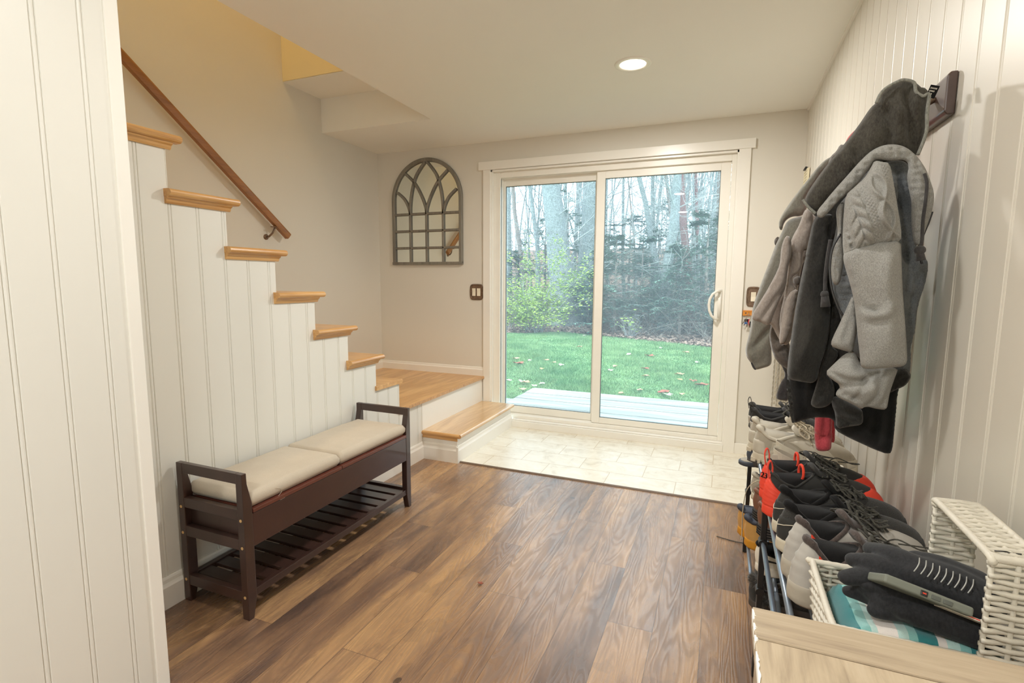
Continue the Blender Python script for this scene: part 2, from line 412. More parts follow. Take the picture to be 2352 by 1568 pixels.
# inner wedge below treads so that risers/treads sit on something
def nosing(y0, y1, z):
    """tread with rounded nose to +Y, cove mould below"""
    r_ = .013
    prof = [(y0, z-.027), (y1-r_, z-.027)]+[(y1-r_+r_*math.sin(a), z-.0135-.0135*math.cos(a)) for a in np.linspace(0, PI, 8)]+[(y0, z)]
    return prof
for i, (ry, tz) in enumerate(zip(RIS_Y, TR_Z)):
    yb = RIS_Y[i+1] if i+1 < len(RIS_Y) else ry-.10
    # riser
    zlow = Z_LAND if i == 0 else TR_Z[i-1]
    SP('riser', MB().box(XL+.001, XS-.002, ry-.018, ry, zlow, tz-.027), M['trim'])
    if i == 0:
        SP('tread', MB().prism(nosing(yb-.01, ry+.028, tz), 0, XL+.001, XS+.012), M['oak_x'], bevel=.001)
        continue
    SP('tread', MB().prism(nosing(yb-.01, ry+.04, tz), 0, XL+.001, XS+.0005), M['oak_x'])
    # return nosing along the open side (half round) and cove mould beneath
    r_ = .0135
    half = [(XS+.022+r_*1.25*math.sin(a), tz-.0135-.0135*math.cos(a)) for a in np.linspace(0, PI, 9)]
    t1 = MB().prism([(p[0], p[1]) for p in half]+[(XS+.0, tz), (XS+.0, tz-.027)], 1, yb-.017, ry+.040)
    nos = SP('return_nosing', t1, M['oak'])
    cove = MB().prism([(XS, tz-.027), (XS+.022, tz-.027), (XS+.020, tz-.033), (XS+.012, tz-.038), (XS+.010, tz-.045), (XS+.006, tz-.051), (XS, tz-.051)], 1, yb-.016, ry+.016)
    SP('cove_moulding', cove, M['oak'])
    cf = MB().prism([(ry, tz-.027), (ry+.022, tz-.027), (ry+.02, tz-.033), (ry+.012, tz-.038), (ry+.008, tz-.048), (ry, tz-.051)], 0, XL+.002, XS+.004)
    SP('cove_moulding', cf, M['oak'])
# landing: plywood deck with a thin layered edge
SP('landing_board', MB().box(XL+.001, XS-.002+.02, 2.672, YB-.001, Z_LAND-.02, Z_LAND), M['oak'])
SP('landing_edge', MB().box(XS+.018, XS+.021, 2.70, YB-.001, Z_LAND-.019, Z_LAND-.001), wood('ply_edge', (138, 92, 60), (226, 182, 130), 2, .5, 5, 60))
SP('landing_riser', MB().box(XS-.02, XS, Y_LAND, YB-.001, .19, Z_LAND-.021), M['trim'])
SP('landing_corner_trim', MB().box(XS-.02, XS+.004, Y_LAND-.012, Y_LAND, .16, Z_LAND-.021), M['trim'])
# lower step box
SX = -1.60
SP('step_box', MB().box(XS-.005, SX, Y_LAND, YB-.02, 0, .17), M['trim'])
stp = MB().prism([(XS, .17), (SX+.02, .17)]+[(SX+.02+.014*math.sin(a), .184-.014*math.cos(a)) for a in np.linspace(0, PI, 8)]+[(XS, .198)], 1, Y_LAND-.006, YB-.022)
SP('step_tread', stp, M['oak_step'])
e = [(Y_LAND-.006-.012*math.sin(a), .184-.014*math.cos(a)) for a in np.linspace(0, PI, 8)]
SP('step_nosing', MB().prism(e, 0, XS, SX+.022), M['oak_x'])
SP('step_nosing', MB().prism([(Y_LAND, .17), (Y_LAND-.008, .17), (Y_LAND-.006, .152), (Y_LAND, .146)], 0, XS, SX+.004), M['oak_x'])
def base_prof(h=.118, t=.013):
    return [(0, 0), (t, 0), (t, h*.70), (t*.75, h*.76), (t*.55, h*.82), (t*.5, h*.93), (t*.3, h), (0, h)]
bp = base_prof()
SP('step_baseboard', MB().prism([(SX+a, z) for a, z in bp], 1, Y_LAND+.0005, YB-.02).box(SX, SX+.0125, Y_LAND-.0125, Y_LAND, 0, .110), M['trim'])
SP('step_baseboard', MB().prism([(Y_LAND-a, z) for a, z in bp], 0, XS, SX-.0005), M['trim'])
struct('baseboard_left', MB().prism([(XS+a, z) for a, z in bp], 1, YP+.004, Y_LAND-.001), M['trim'])
# skirting above the landing
struct('baseboard_back', MB().prism([(YB-a, Z_LAND+z) for a, z in base_prof(.075, .014)], 0, XL, -1.856), M['trim'])
struct('baseboard_side', MB().prism([(XL+a, Z_LAND+z) for a, z in base_prof(.075, .014)], 1, 2.70, YB-.012), M['trim'])
struct('baseboard_right', MB().box(.128, XR, YB-.014, YB, 0, .078), M['trim'], bevel=.003)
struct('baseboard_right_wall', MB().box(XR-.014, XR, YREAR, YB-.014, 0, .1), M['trim'], bevel=.003)

# ---- handrail
hr = thing('handrail', 'brown oak handrail running up the wall above the stairs', 'handrail', (XL, 2.79, 1.5))
p0, p1 = Vector((XL+.07, 2.79, 1.520)), Vector((XL+.07, 1.0, 2.93))
d = (p1-p0).normalized(); up = Vector((1, 0, 0)).cross(d); up = up if up.z > 0 else -up
prof = [(a_*.86, b__*.80) for a_, b__ in [(-.016, -.030), (.016, -.030), (.019, -.018), (.021, -.004), (.022, .010), (.018, .022), (.009, .029), (0, .031), (-.009, .029), (-.018, .022), (-.022, .010), (-.021, -.004), (-.019, -.018)]]
def ringat(p): return [p+Vector((1, 0, 0))*a+up*b_ for a, b_ in prof]
o = link('rail', MB().loft([ringat(p0), ringat(p0.lerp(p1, .3)), ringat(p0.lerp(p1, .6)), ringat(p1)]), M['rail'], hr); o.matrix_parent_inverse = Matrix.Translation(-Vector(hr.location))
for yb in (2.68, 1.3):
    t = (p0.y-yb)/(p0.y-p1.y); c = p0.lerp(p1, t)
    k = MB().tube([(XL+.006, yb-.02, c.z-.10), (XL+.03, yb-.02, c.z-.098), (XL+.055, yb-.012, c.z-.075), (XL+.068, yb, c.z-.036)], [.007, .007, .006, .006], 10)
    k.cyl((XL+.0, yb-.02, c.z-.10), .019, .006, 0, 16).box(XL+.058, XL+.082, yb-.03, yb+.03, c.z-.037, c.z-.032)
    k.sphere((XL+.007, yb-.02, c.z-.10), .012, 6, (.6, 1, 1.6))
    o = link('bracket', k, M['bronze'], hr, smooth=True); o.matrix_parent_inverse = Matrix.Translation(-Vector(hr.location))

# ---- recessed ceiling lights
for x, y, LAMP_W, lab in ((-.487, 2.82, 27, 'lit round recessed ceiling light in view over the planks'), (-.57, 1.0, 10.5, 'lit recessed ceiling light above the camera, seen only as a glint in the glass'), (-.65, -.8, 27, 'lit recessed ceiling light at the rear of the room behind the camera')):
    t = thing('recessed_light', lab, 'ceiling light', (x, y, ZC), 0, 'recessed ceiling lights')
    mb = MB(); rings = []
    for r_, z in ((.066, .0), (.068, -.005), (.088, -.006), (.093, -.003), (.094, 0)):
        rings.append([(r_*math.cos(2*PI*j/40), r_*math.sin(2*PI*j/40), z) for j in range(40)])
    mb.loft(rings, cap=False); link('trim_ring', mb, M['vinyl'], t, smooth=True)
    mb = MB(); mb.loft([[(r_*math.cos(2*PI*j/40), r_*math.sin(2*PI*j/40), z) for j in range(40)] for r_, z in ((.067, -.001), (.05, -.0035), (.02, -.004), (.002, -.004))]); link('lens', mb, M['lens'], t, smooth=True)
    area_light('lamp_glow', (0, 0, -.008), (0, 0, 0), .12, .12, LAMP_W, LAMP_COL, shape='DISK', parent=t)
# warm lamp up in the stairwell (upper hall)
t = thing('ceiling_lamp', 'warm flush ceiling lamp high in the stairwell, out of view', 'ceiling light', (-2.42, 1.6, 4.8))
link('shade', MB().loft([[(r_*math.cos(2*PI*j/24), r_*math.sin(2*PI*j/24), z) for j in range(24)] for r_, z in ((.14, 0), (.14, -.04), (.11, -.08), (.03, -.10))]), M['lens'], t, smooth=True)
area_light('lamp_glow', (0, 0, -.12), (0, 0, 0), .25, .25, 16, (1, .72, .38), shape='DISK', parent=t)

# ---- sliding glass door with casing
def casing():
    struct('trim_4', MB().box(-1.856, DX0, YB-.018, YB, .198, 2.112), M['trim'], 'left door casing', bevel=.0015)
    struct('trim_5', MB().box(DX1, .130, YB-.018, YB, 0, 2.112), M['trim'], 'right door casing', bevel=.0015)
    struct('trim_6', MB().box(-1.895, .155, YB-.024, YB, 2.112, 2.176), M['trim'], 'head casing over the door', bevel=.0015)
    mb = MB().box(DX0, DX0+.012, YB-.005, YB+.15, 0, DZ1).box(DX1-.010, DX1, YB-.005, YB+.15, 0, DZ1).box(DX0, DX1, YB-.005, YB+.15, DZ1-.012, DZ1)
    struct('trim_7', mb, M['trim'], 'door jamb lining')
casing()
struct('trim_8', MB().box(-1.60, DX1, YB-.018, YB+.06, 0, .056).box(-1.60, DX1, YB-.006, YB+.16, .056, .066), M['trim'], 'white painted sill under the sliding door', bevel=.004)
# frame
fr = MB().box(DX0+.012, -1.722, YB+.03, YB+.15, .066, 2.096).box(.014, DX1-.010, YB+.03, YB+.15, .066, 2.096).box(-1.722, .014, YB+.03, YB+.15, 2.050, 2.096).box(-1.722, .014, YB+.03, YB+.16, .066, .092)
fr.box(-1.735, -1.722, YB+.045, YB+.06, .092, 2.05)
door = struct('door_1', fr, M['vinyl'], 'white sliding glass door to the garden', bevel=.0025)
def panel(nm, x0, x1, z0, z1, yf, st_l, st_r, tr_, br_):
    yb = yf+.035
    mb = MB().box(x0, x0+st_l, yf, yb, z0, z1).box(x1-st_r, x1, yf, yb, z0, z1).box(x0+st_l, x1-st_r, yf, yb, z1-tr_, z1).box(x0+st_l, x1-st_r, yf, yb, z0, z0+br_)
    o = link(nm, mb, M['vinyl'], door, bevel=.002)
    g = MB().box(x0+st_l-.004, x1-st_r+.004, yf+.012, yf+.016, z0+br_-.004, z1-tr_+.004)
    link('glass_pane', g, M['glass'], o)
    g2 = MB()
    for a, b_, c_, d_ in ((x0+st_l, x0+st_l+.004, z0+br_, z1-tr_), (x1-st_r-.004, x1-st_r, z0+br_, z1-tr_)): g2.box(a, b_, yf+.008, yf+.02, c_, d_)
    for c_, d_ in ((z0+br_, z0+br_+.004), (z1-tr_-.004, z1-tr_)): g2.box(x0+st_l, x1-st_r, yf+.008, yf+.02, c_, d_)
    link('glazing_seal', g2, plain('grey_seal', (108, 118, 118), .5), o)
    return o
panel('fixed_panel', -1.722, -.90, .094, 2.052, YB+.105, .016, .05, .058, .058)
sl = panel('sliding_panel', -.930, .013, .094, 2.050, YB+.056, .064, .066, .055, .046)
# D handle
hz = [(-.016, 1.157), (-.040, 1.155), (-.066, 1.135), (-.083, 1.10), (-.088, 1.062), (-.084, 1.02), (-.068, .982), (-.045, .960), (-.018, .957)]
mb = MB().tube([(x, YB+.030-(.014 if 0 < i < 8 else -.02), z) for i, (x, z) in enumerate(hz)], [.009]+[.0095]*7+[.009], 10)
mb.box(-.030, -.006, YB+.046, YB+.056, .945, 1.17)
link('door_handle', mb, M['vinyl'], sl, smooth=True)

# unseen window added in the side wall to let in fill daylight
struct('window_1', MB().box(XR+.02, XR+.07, -2.2, -2.14, .55, 2.15).box(XR+.02, XR+.07, -.96, -.9, .55, 2.15).box(XR+.02, XR+.07, -2.14, -.96, 1.32, 1.38).box(XR+.02, XR+.07, -2.14, -.96, .55, .61).box(XR+.02, XR+.07, -2.14, -.96, 2.09, 2.15), M['trim'])

# ------------------------------------------------------------------ storage bench
BX0, BX1, BY0, BY1 = -1.850, -1.515, 1.235, 2.277
bench = thing('storage_bench', 'dark brown storage bench with slatted shelf and beige cushions against the beadboard', 'bench', ((BX0+BX1)/2, (BY0+BY1)/2, 0))
BI = Matrix.Translation(-Vector(bench.location))
def BP(name, mb, mat, par=None, **kw):
    o = link(name, mb, mat, par or bench, **kw); o.matrix_parent_inverse = BI if not par else Matrix.Identity(4); return o
def post(x0, x1, ya, sgn):
    """ya: outer face, profile goes inward by sgn"""
    pr = [(ya, 0), (ya+sgn*.022, 0), (ya+sgn*.038, .075), (ya+sgn*.038, .43), (ya+sgn*.021, .505), (ya+sgn*.020, .545), (ya, .545)]
    return MB().prism(pr, 0, x0, x1)
for ya, sg in ((BY0, 1), (BY1, -1)):
    BP('post', post(BX1-.031, BX1, ya, sg), M['espresso'], bevel=.002)
    BP('post', post(BX0, BX0+.031, ya, sg), M['espresso'], bevel=.002)
    for z0, z1, th in ((.507, .545, .019), (.374, .412, .024), (.262, .302, .024), (.066, .106, .024)):
        a, b_ = sorted((ya+sg*.001, ya+sg*th)); BP('end_rail', MB().box(BX0+.031, BX1-.031, a, b_, z0, z1), M['espresso'], bevel=.0015)
    for z in (.375, .273, .086):
        for x in (BX0+.014, BX1-.015):
            s_ = MB().cyl((x, ya-sg*.0015, z), .0055, sg*.003, 1, 12); s_.cyl((x, ya-sg*.0018, z), .0025, sg*.001, 1, 6)
            BP('screw', s_, M['brass'])
BP('storage_box', MB().box(BX0+.012, BX1-.008, BY0+.026, BY1-.026, .266, .278).box(BX0+.012, BX1-.008, BY0+.026, BY0+.038, .278, .388).box(BX0+.012, BX1-.008, BY1-.038, BY1-.026, .278, .388).box(BX0+.012, BX0+.024, BY0+.038, BY1-.038, .278, .388), M['espresso'], bevel=.0015)
BP('front_apron', MB().box(BX1-.012, BX1-.001, BY0+.038, BY1-.038, .266, .389), plain('apron_wood', (60, 36, 32), .3, var=.12, scale=7, bump=.05, coat=.35), bevel=.0015)
ym = 1.741
for a, b_ in ((BY0+.040, ym-.002), (ym+.002, BY1-.040)):
    BP('lid', MB().box(BX0+.02, BX1+.002, a, b_, .391, .406), M['mahog'], bevel=.002)
BP('shelf_rail', MB().box(BX1-.026, BX1-.006, BY0+.024, BY1-.024, .074, .102), M['espresso'], bevel=.0015)
BP('shelf_rail', MB().box(BX0+.006, BX0+.026, BY0+.024, BY1-.024, .074, .102), M['espresso'], bevel=.0015)
ns = 13; span = (BY1-BY0-.052)
for i in range(ns):
    yc = BY0+.026+span*(i+.5)/ns
    BP('shelf_slat', MB().box(BX0+.02, BX1-.022, yc-.0285, yc+.0285, .084, .096), M['espresso'], bevel=.0015)
def cushion(x0, x1, y0, y1, z0, th, seed):
    nx, ny = 34, 44; top = []; rnd = random.Random(seed)
    def P(u, v, up_):
        # rounded box sheet
        x = x0+(x1-x0)*u; y = y0+(y1-y0)*v
        eu = min(u, 1-u)*(x1-x0); ev = min(v, 1-v)*(y1-y0)
        e_ = min(eu, ev); k = min(1, e_/.018); k = math.sqrt(max(0, 1-(1-k)**2))
        crown = .006*math.sin(PI*u)*math.sin(PI*v)
        n_ = mnoise.noise(Vector((x*9, y*9, seed)))*.0035+mnoise.noise(Vector((x*30, y*30, seed)))*.001
        mid = z0+th*.5
        if up_: return (x, y, mid+(th*.5+crown+n_)*(.28+.72*k))
        return (x, y, mid-(th*.5)*(.35+.65*k))
    a = [[P(i/nx, j/ny, 1) for j in range(ny+1)] for i in range(nx+1)]; b2 = [[P(i/nx, j/ny, 0) for j in range(ny+1)] for i in range(nx+1)]
    mb = MB(); w = ny+1
    mb.add([p for r_ in a for p in r_]+[p for r_ in b2 for p in r_], [])
    o_ = (nx+1)*w
    for i in range(nx):
        for j in range(ny):
            mb.f.append((i*w+j, (i+1)*w+j, (i+1)*w+j+1, i*w+j+1)); mb.f.append((o_+i*w+j, o_+i*w+j+1, o_+(i+1)*w+j+1, o_+(i+1)*w+j))
    for i in range(nx):
        mb.f.append((i*w, o_+i*w, o_+(i+1)*w, (i+1)*w)); mb.f.append((i*w+ny, (i+1)*w+ny, o_+(i+1)*w+ny, o_+i*w+ny))
    for j in range(ny):
        mb.f.append((j, j+1, o_+j+1, o_+j)); mb.f.append((nx*w+j, o_+nx*w+j, o_+nx*w+j+1, nx*w+j+1))
    return mb
for (y0, y1, rot, lab) in ((BY0+.034, 1.735, .004, 'beige seat cushion with a loose thread, on the near half of the bench'), (1.742, BY1-.036, -.006, 'beige seat cushion on the bench half nearer the glass door')):
    c = Vector(((BX0+BX1)/2+.004, (y0+y1)/2, .407))
    o = link('seat_cushion', cushion(-.157, .157, -(y1-y0)/2, (y1-y0)/2, 0, .056, int(y0*100)), M['linen'], smooth=True)
    o.location = c; o.rotation_euler = (0, 0, rot); tag(o, lab, 'cushion', 'bench cushions')
    # seam piping
    if y0 < 1.5:
        pts = [Vector((.158, -.12+.03*math.sin(k*.9), .035-.012*k)) for k in range(5)]
        pts += [Vector((.160, -.112, -.006)), Vector((.162, -.10, -.018)), Vector((.165, -.085, -.015)), Vector((.160, -.11, -.02))]
        link('loose_thread', MB().tube(pts, .0007, 5), M['linen'], o)

# ------------------------------------------------------------------ arched window-pane mirror
def strip(pts, w, t, yb):
    """flat bar of width w and thickness t following pts (x,z), back at yb"""
    rings = []
    n = len(pts)
    for i, p in enumerate(pts):
        a = pts[max(i-1, 0)]; b_ = pts[min(i+1, n-1)]; d_ = Vector((b_[0]-a[0], b_[1]-a[1])); d_.normalize(); q = Vector((-d_.y, d_.x))
        rings.append([(p[0]+q.x*s_*w/2, yb-h_, p[1]+q.y*s_*w/2) for s_, h_ in ((-1, 0), (1, 0), (1, t*.75), (.55, t), (-.55, t), (-1, t*.75))])
    return MB().loft(rings)
mcx, mw = -2.396, .3485; mz0, mzs = 1.355, 1.906
mir = thing('arched_mirror', 'grey arched wall mirror with window-style muntins between the corner and the door', 'mirror', (mcx, YB-.006, mz0))
MI = Matrix.Translation(-Vector(mir.location))
def MP(name, mb, mat):
    o = link(name, mb, mat, mir); o.matrix_parent_inverse = MI; return o
ro = mw-.016
arch = [(mcx-ro, mz0+.014)]+[(mcx-ro*math.cos(a), mzs+ro*math.sin(a)) for a in np.linspace(0, PI, 41)]+[(mcx+ro, mz0+.014)]
o = MP('frame', strip(arch, .032, .026, YB-.001), M['mirrorframe'])
MP('frame_sill', MB().box(mcx-mw, mcx+mw, YB-.028, YB-.001, mz0, mz0+.024), M['mirrorframe'])
gl_ = [(mcx-ro, mz0+.01)]+[(mcx-ro*math.cos(a), mzs+ro*math.sin(a)) for a in np.linspace(0, PI, 41)]+[(mcx+ro, mz0+.01)]
MP('mirror_pane', MB().prism([(x, z) for x, z in gl_], 1, YB-.007, YB-.002), M['mirror'])
def q(u, v): return (mcx+u*mw, 1.79+v*mw)      # u across in half widths, v up from the spring bar
bars = []
for zz in (1.79, 1.645, 1.50): bars.append([(mcx-ro, zz), (mcx+ro, zz)])
for u in (-.47, 0, .47): bars.append([(mcx+u*mw, mz0+.02), (mcx+u*mw, 1.79)])
def curve(pts):
    out = []
    P_ = [pts[0]]+pts+[pts[-1]]
    for i in range(1, len(P_)-2):
        for t in np.linspace(0, 1, 6, endpoint=False):
            a, b_, c_, d_ = (Vector(P_[k]) for k in (i-1, i, i+1, i+2))
            out.append(tuple(.5*((2*b_)+(c_-a)*t+(2*a-5*b_+4*c_-d_)*t*t+(3*b_-a-3*c_+d_)*t**3)))
    out.append(tuple(pts[-1])); return out
for s_ in (1, -1):
    bars.append(curve([q(-.47*s_, 0), q(-.46*s_, .25), q(-.40*s_, .60), q(-.28*s_, .93), q(-.03*s_, 1.24)]))
    bars.append(curve([q(0, .0), q(-.03*s_, .18), q(-.15*s_, .46), q(-.34*s_, .76), q(-.60*s_, 1.0)]))
    bars.append(curve([q(-.47*s_, 0), q(-.52*s_, .18), q(-.64*s_, .38), q(-.84*s_, .55)]))
for bb in bars: MP('muntin', strip(bb, .021, .019, YB-.006), M['mirrorframe'])

# ------------------------------------------------------------------ switches, key hook
def switch(name, cx, cz, w, h, nr, lab):
    t = thing(name, lab, 'light switch', (cx, YB, cz))
    pr = []
    for a in np.linspace(0, 2*PI, 40, endpoint=False):
        ca, sa = math.cos(a), math.sin(a)
        x = w/2*(abs(ca)**.35)*(1 if ca > 0 else -1); z = h/2*(abs(sa)**.35)*(1 if sa > 0 else -1)
        x *= 1+.06*math.cos(z/h*PI); z *= 1+.03*math.cos(x/w*PI); pr.append((x, z))
    mb = MB().loft([[(x*k, -y_, z*k) for x, z in pr] for k, y_ in ((1, .0), (1, .004), (.95, .008), (.85, .0075), (.80, .0055), (.78, .0055))])
    link('wall_plate', mb, M['bronze'], t, smooth=False)
    rp = MB()
    for i in range(26):
        a = 2*PI*i/26; rp.tube([(w*.43*math.copysign(abs(math.cos(a))**.4, math.cos(a)), -.0085, h*.44*math.copysign(abs(math.sin(a))**.4, math.sin(a)))]*1+[(w*.43*math.copysign(abs(math.cos(a+.14))**.4, math.cos(a+.14)), -.009, h*.44*math.copysign(abs(math.sin(a+.14))**.4, math.sin(a+.14)))], .0022, 6)
    link('rope_border', rp, M['bronze'], t, smooth=True)
    for i in range(nr):
        x = (i-(nr-1)/2)*.045
        link('rocker', MB().prism([(-.006, -.032), (-.0105, -.032), (-.0085, .0), (-.012, .032), (-.006, .032)], 0, x-.0155, x+.0155), M['ivory'], t, bevel=.001)
    return t
switch('light_switch', -1.924, 1.124, .118, .132, 2, 'bronze double rocker light switch to the left of the door')
switch('light_switch', .196, 1.121, .084, .135, 1, 'bronze single rocker light switch right of the door half behind coats')
kh = thing('key_hook', 'small orange wood key rack below the right switch', 'key rack', (.178, YB, 1.008))
link('board', MB().box(-.043, .043, -.012, 0, -.019, .019), wood('orange_wood', (190, 112, 34), (226, 150, 60), 0, .4), kh, bevel=.002)
link('hook', MB().tube([(-.006, -.012, .004), (-.006, -.026, .002), (-.006, -.032, -.008), (-.006, -.026, -.014), (-.006, -.021, -.010)], .002, 8), M['chrome'], kh, smooth=True)
link('screw', MB().cyl((-.024, -.0135, 0), .005, .002, 1, 10), M['chrome'], kh)
kk = thing('key_bunch', 'bunch of keys with a red and a blue tag on the key rack', 'keys', (.172, YB-.030, .996))
link('key_ring', MB().tube([(.017*math.cos(a), -.004*math.sin(a), -.012+.017*math.sin(a)) for a in np.linspace(0, 2*PI, 24, endpoint=False)], .0012, 6, closed=True), M['chrome'], kk, smooth=True)
for i, (dx, dy, l_, a_, mt) in enumerate(((-.020, -.006, .045, .35, 'chrome'), (-.006, -.008, .05, .1, 'chrome'), (-.028, 0, .04, .6, 'chrome'))):
    mb = MB(); c0 = Vector((dx*.5, dy, -.03)); dr = Vector((math.sin(-a_), 0, -math.cos(a_)))
    mb.cyl((c0.x+dr.x*.006, dy, c0.z+dr.z*.006), .010, .002, 1, 14); e = c0+dr*l_
    sd = Vector((dr.z, 0, -dr.x))
    mb.prism([(c0.x+sd.x*.003, c0.z+sd.z*.003), (e.x+sd.x*.003, e.z+sd.z*.003), (e.x-sd.x*.003, e.z-sd.z*.003), (c0.x-sd.x*.003, c0.z-sd.z*.003)], 1, dy, dy+.002)
    link('key', mb, M[mt], kk)
link('blue_tag', MB().box(-.024, -.006, -.014, -.010, -.062, -.048), plain('blue_tag', (52, 92, 150), .4, bump=0), kk, bevel=.001, label='blue key tag')
link('red_tag', MB().tube([(.006, -.01, -.026), (.001, -.012, -.045), (.004, -.012, -.06), (.009, -.01, -.075)], [.005, .007, .006, .003], 8, flat=.5), plain('red_tag', (206, 32, 52), .35, bump=0), kk, smooth=True, label='red key tag')
link('car_fob', MB().box(.008, .028, -.02, -.010, -.085, -.042), M['blackplastic'], kk, bevel=.003)
# ------------------------------------------------------------------ garden outside
def raw(name, V, F, mat, parent=None, smooth=False):
    """numpy vertices and faces straight into a mesh (quads or triangles)"""
    V = np.asarray(V, dtype=np.float32); F = np.asarray(F, dtype=np.int32); k = F.shape[1]
    me = bpy.data.meshes.new(name); me.vertices.add(len(V)); me.vertices.foreach_set('co', V.ravel())
    me.loops.add(F.size); me.loops.foreach_set('vertex_index', F.ravel())
    me.polygons.add(len(F)); me.polygons.foreach_set('loop_start', np.arange(0, F.size, k, dtype=np.int32)); me.polygons.foreach_set('loop_total', np.full(len(F), k, dtype=np.int32))
    me.update(calc_edges=True)
    if smooth: me.polygons.foreach_set('use_smooth', np.ones(len(F), dtype=bool))
    me.materials.append(mat)
    o = bpy.data.objects.new(name, me); COL.objects.link(o)
    if parent: o.parent = parent
    return o
def leafy(name, c1, c2, rough=.6, trans=.25):
    N = NT(name); o = N.obj(); nz = N.noise(o, 2.5, 2); n2 = N.noise(o, 45, 1)
    N.col(N.ramp(N.math('ADD', N.math('MULTIPLY', nz, .5), N.math('MULTIPLY', n2, .5)), [(.38, rgb(*c1)), (.62, rgb(*c2))]))
    return N.set(rough, spec=.2)
M['grass'] = leafy('lawn_grass', (92, 134, 84), (144, 174, 120))
M['leaf'] = leafy('yellow_green_leaves', (118, 152, 66), (178, 196, 96))
M['needle'] = leafy('hemlock_needles', (74, 110, 92), (128, 160, 140))
M['bark'] = plain('grey_bark', (128, 134, 132), .9, var=.4, scale=24, bump=.9, bscale=40, bdist=.02)
M['bark2'] = plain('brown_bark', (136, 124, 116), .9, var=.35, scale=26, bump=.9, bscale=45, bdist=.02)
M['barkred'] = plain('reddish_bark', (126, 92, 88), .9, var=.3, scale=22, bump=.8, bscale=40, bdist=.02)
M['twig'] = plain('grey_twigs', (160, 164, 160), .9, var=.3, scale=8, bump=0)
M['twig2'] = plain('pale_twigs', (138, 134, 124), .9, var=.3, scale=8, bump=0)
M['litter'] = plain('forest_leaf_litter', (120, 94, 78), .95, var=.45, scale=9, bump=1, bscale=14, bdist=.06)
M['deck'] = wood('weathered_deck_board', (106, 110, 106), (160, 162, 154), 0, .8, .8, 18, bump=.5)
M['stone'] = plain('patio_concrete', (136, 140, 142), .9, var=.2, scale=12, bump=.4, bscale=60, bdist=.004)
rng = np.random.default_rng(5)
def lawn_z(x, y): return -.15+.035*np.sin(x*.7+1)*np.sin(y*.5)+.0*(y-6)
LB = [(-9, 12.0), (-6.5, 12.2), (-5.2, 12.3), (-3.86, 13.25), (-2.57, 12.75), (-1.42, 12.05), (-.2, 11.6), (1.5, 11.0), (4, 10.4), (7, 10)]
def edge_y(x): return np.interp(x, [p[0] for p in LB], [p[1] for p in LB])
def grid(name, x0, x1, y0f, y1f, zf, nx, ny, mat):
    xs = np.linspace(x0, x1, nx); V = []; 
    for x in xs:
        ys = np.linspace(y0f(x), y1f(x), ny)
        for y in ys: V.append((x, y, zf(x, y)))
    F = [(i*ny+j, (i+1)*ny+j, (i+1)*ny+j+1, i*ny+j+1) for i in range(nx-1) for j in range(ny-1)]
    return raw(name, V, F, mat, smooth=True)
soil = plain('lawn_soil_and_thatch', (96, 136, 80), .95, var=.3, scale=5, bump=.6, bscale=60, bdist=.01)
o = grid('lawn_ground', -14, 9, lambda x: YB+.2, lambda x: edge_y(x)+.3, lambda x, y: float(lawn_z(x, y)), 40, 40, soil)
o['kind'] = 'structure'
def wood_z(x, y): e = y-edge_y(x); return -.14+.02*max(e, 0)+.10*max(e-4, 0)**1.05+.05*mnoise.noise(Vector((x*.8, y*.8, 0)))
o = grid('forest_floor', -30, 22, lambda x: edge_y(x), lambda x: 46, lambda x, y: float(wood_z(x, y)), 60, 60, M['litter']); o['kind'] = 'structure'
struct('exterior_siding', MB().box(-9, DX0-.05, YB+.161, YB+.2, -.3, 3.2).box(DX1+.05, 6, YB+.161, YB+.2, -.3, 3.2).box(-9, 6, YB+.161, YB+.2, DZ1+.02, 3.2), M['vinyl'])
# grass blades: tapered triangles, denser near the door
n = 150000
bx = rng.uniform(-7.0, 2.6, n*3); by = 5.45+(rng.uniform(0, 1, n*3)**1.15)*8.2
left = -.62*by+.4; right = .045*by
keep = (bx > left) & (bx < right+.8) & (by < edge_y(bx)) & ~((bx > -2.05) & (by < 5.62)); bx, by = bx[keep][:n], by[keep][:n]; n = len(bx)
bz = lawn_z(bx, by); hgt = rng.uniform(.022, .05, n)*(1+.35*np.sin(bx*3+by*2)); ang = rng.uniform(0, 2*PI, n); wd = rng.uniform(.0025, .0045, n)*(1+(by-5)*.16)
ln = rng.uniform(-.03, .03, (n, 2))
V = np.zeros((n, 3, 3)); ca, sa = np.cos(ang)*wd, np.sin(ang)*wd
V[:, 0] = np.stack([bx-ca, by-sa, bz], 1); V[:, 1] = np.stack([bx+ca, by+sa, bz], 1); V[:, 2] = np.stack([bx+ln[:, 0], by+ln[:, 1], bz+hgt], 1)
o = raw('lawn_grass', V.reshape(-1, 3), np.arange(n*3).reshape(-1, 3), M['grass'])
tag(o, 'short green lawn between the deck and the edge of the woods', 'grass', kind='stuff')
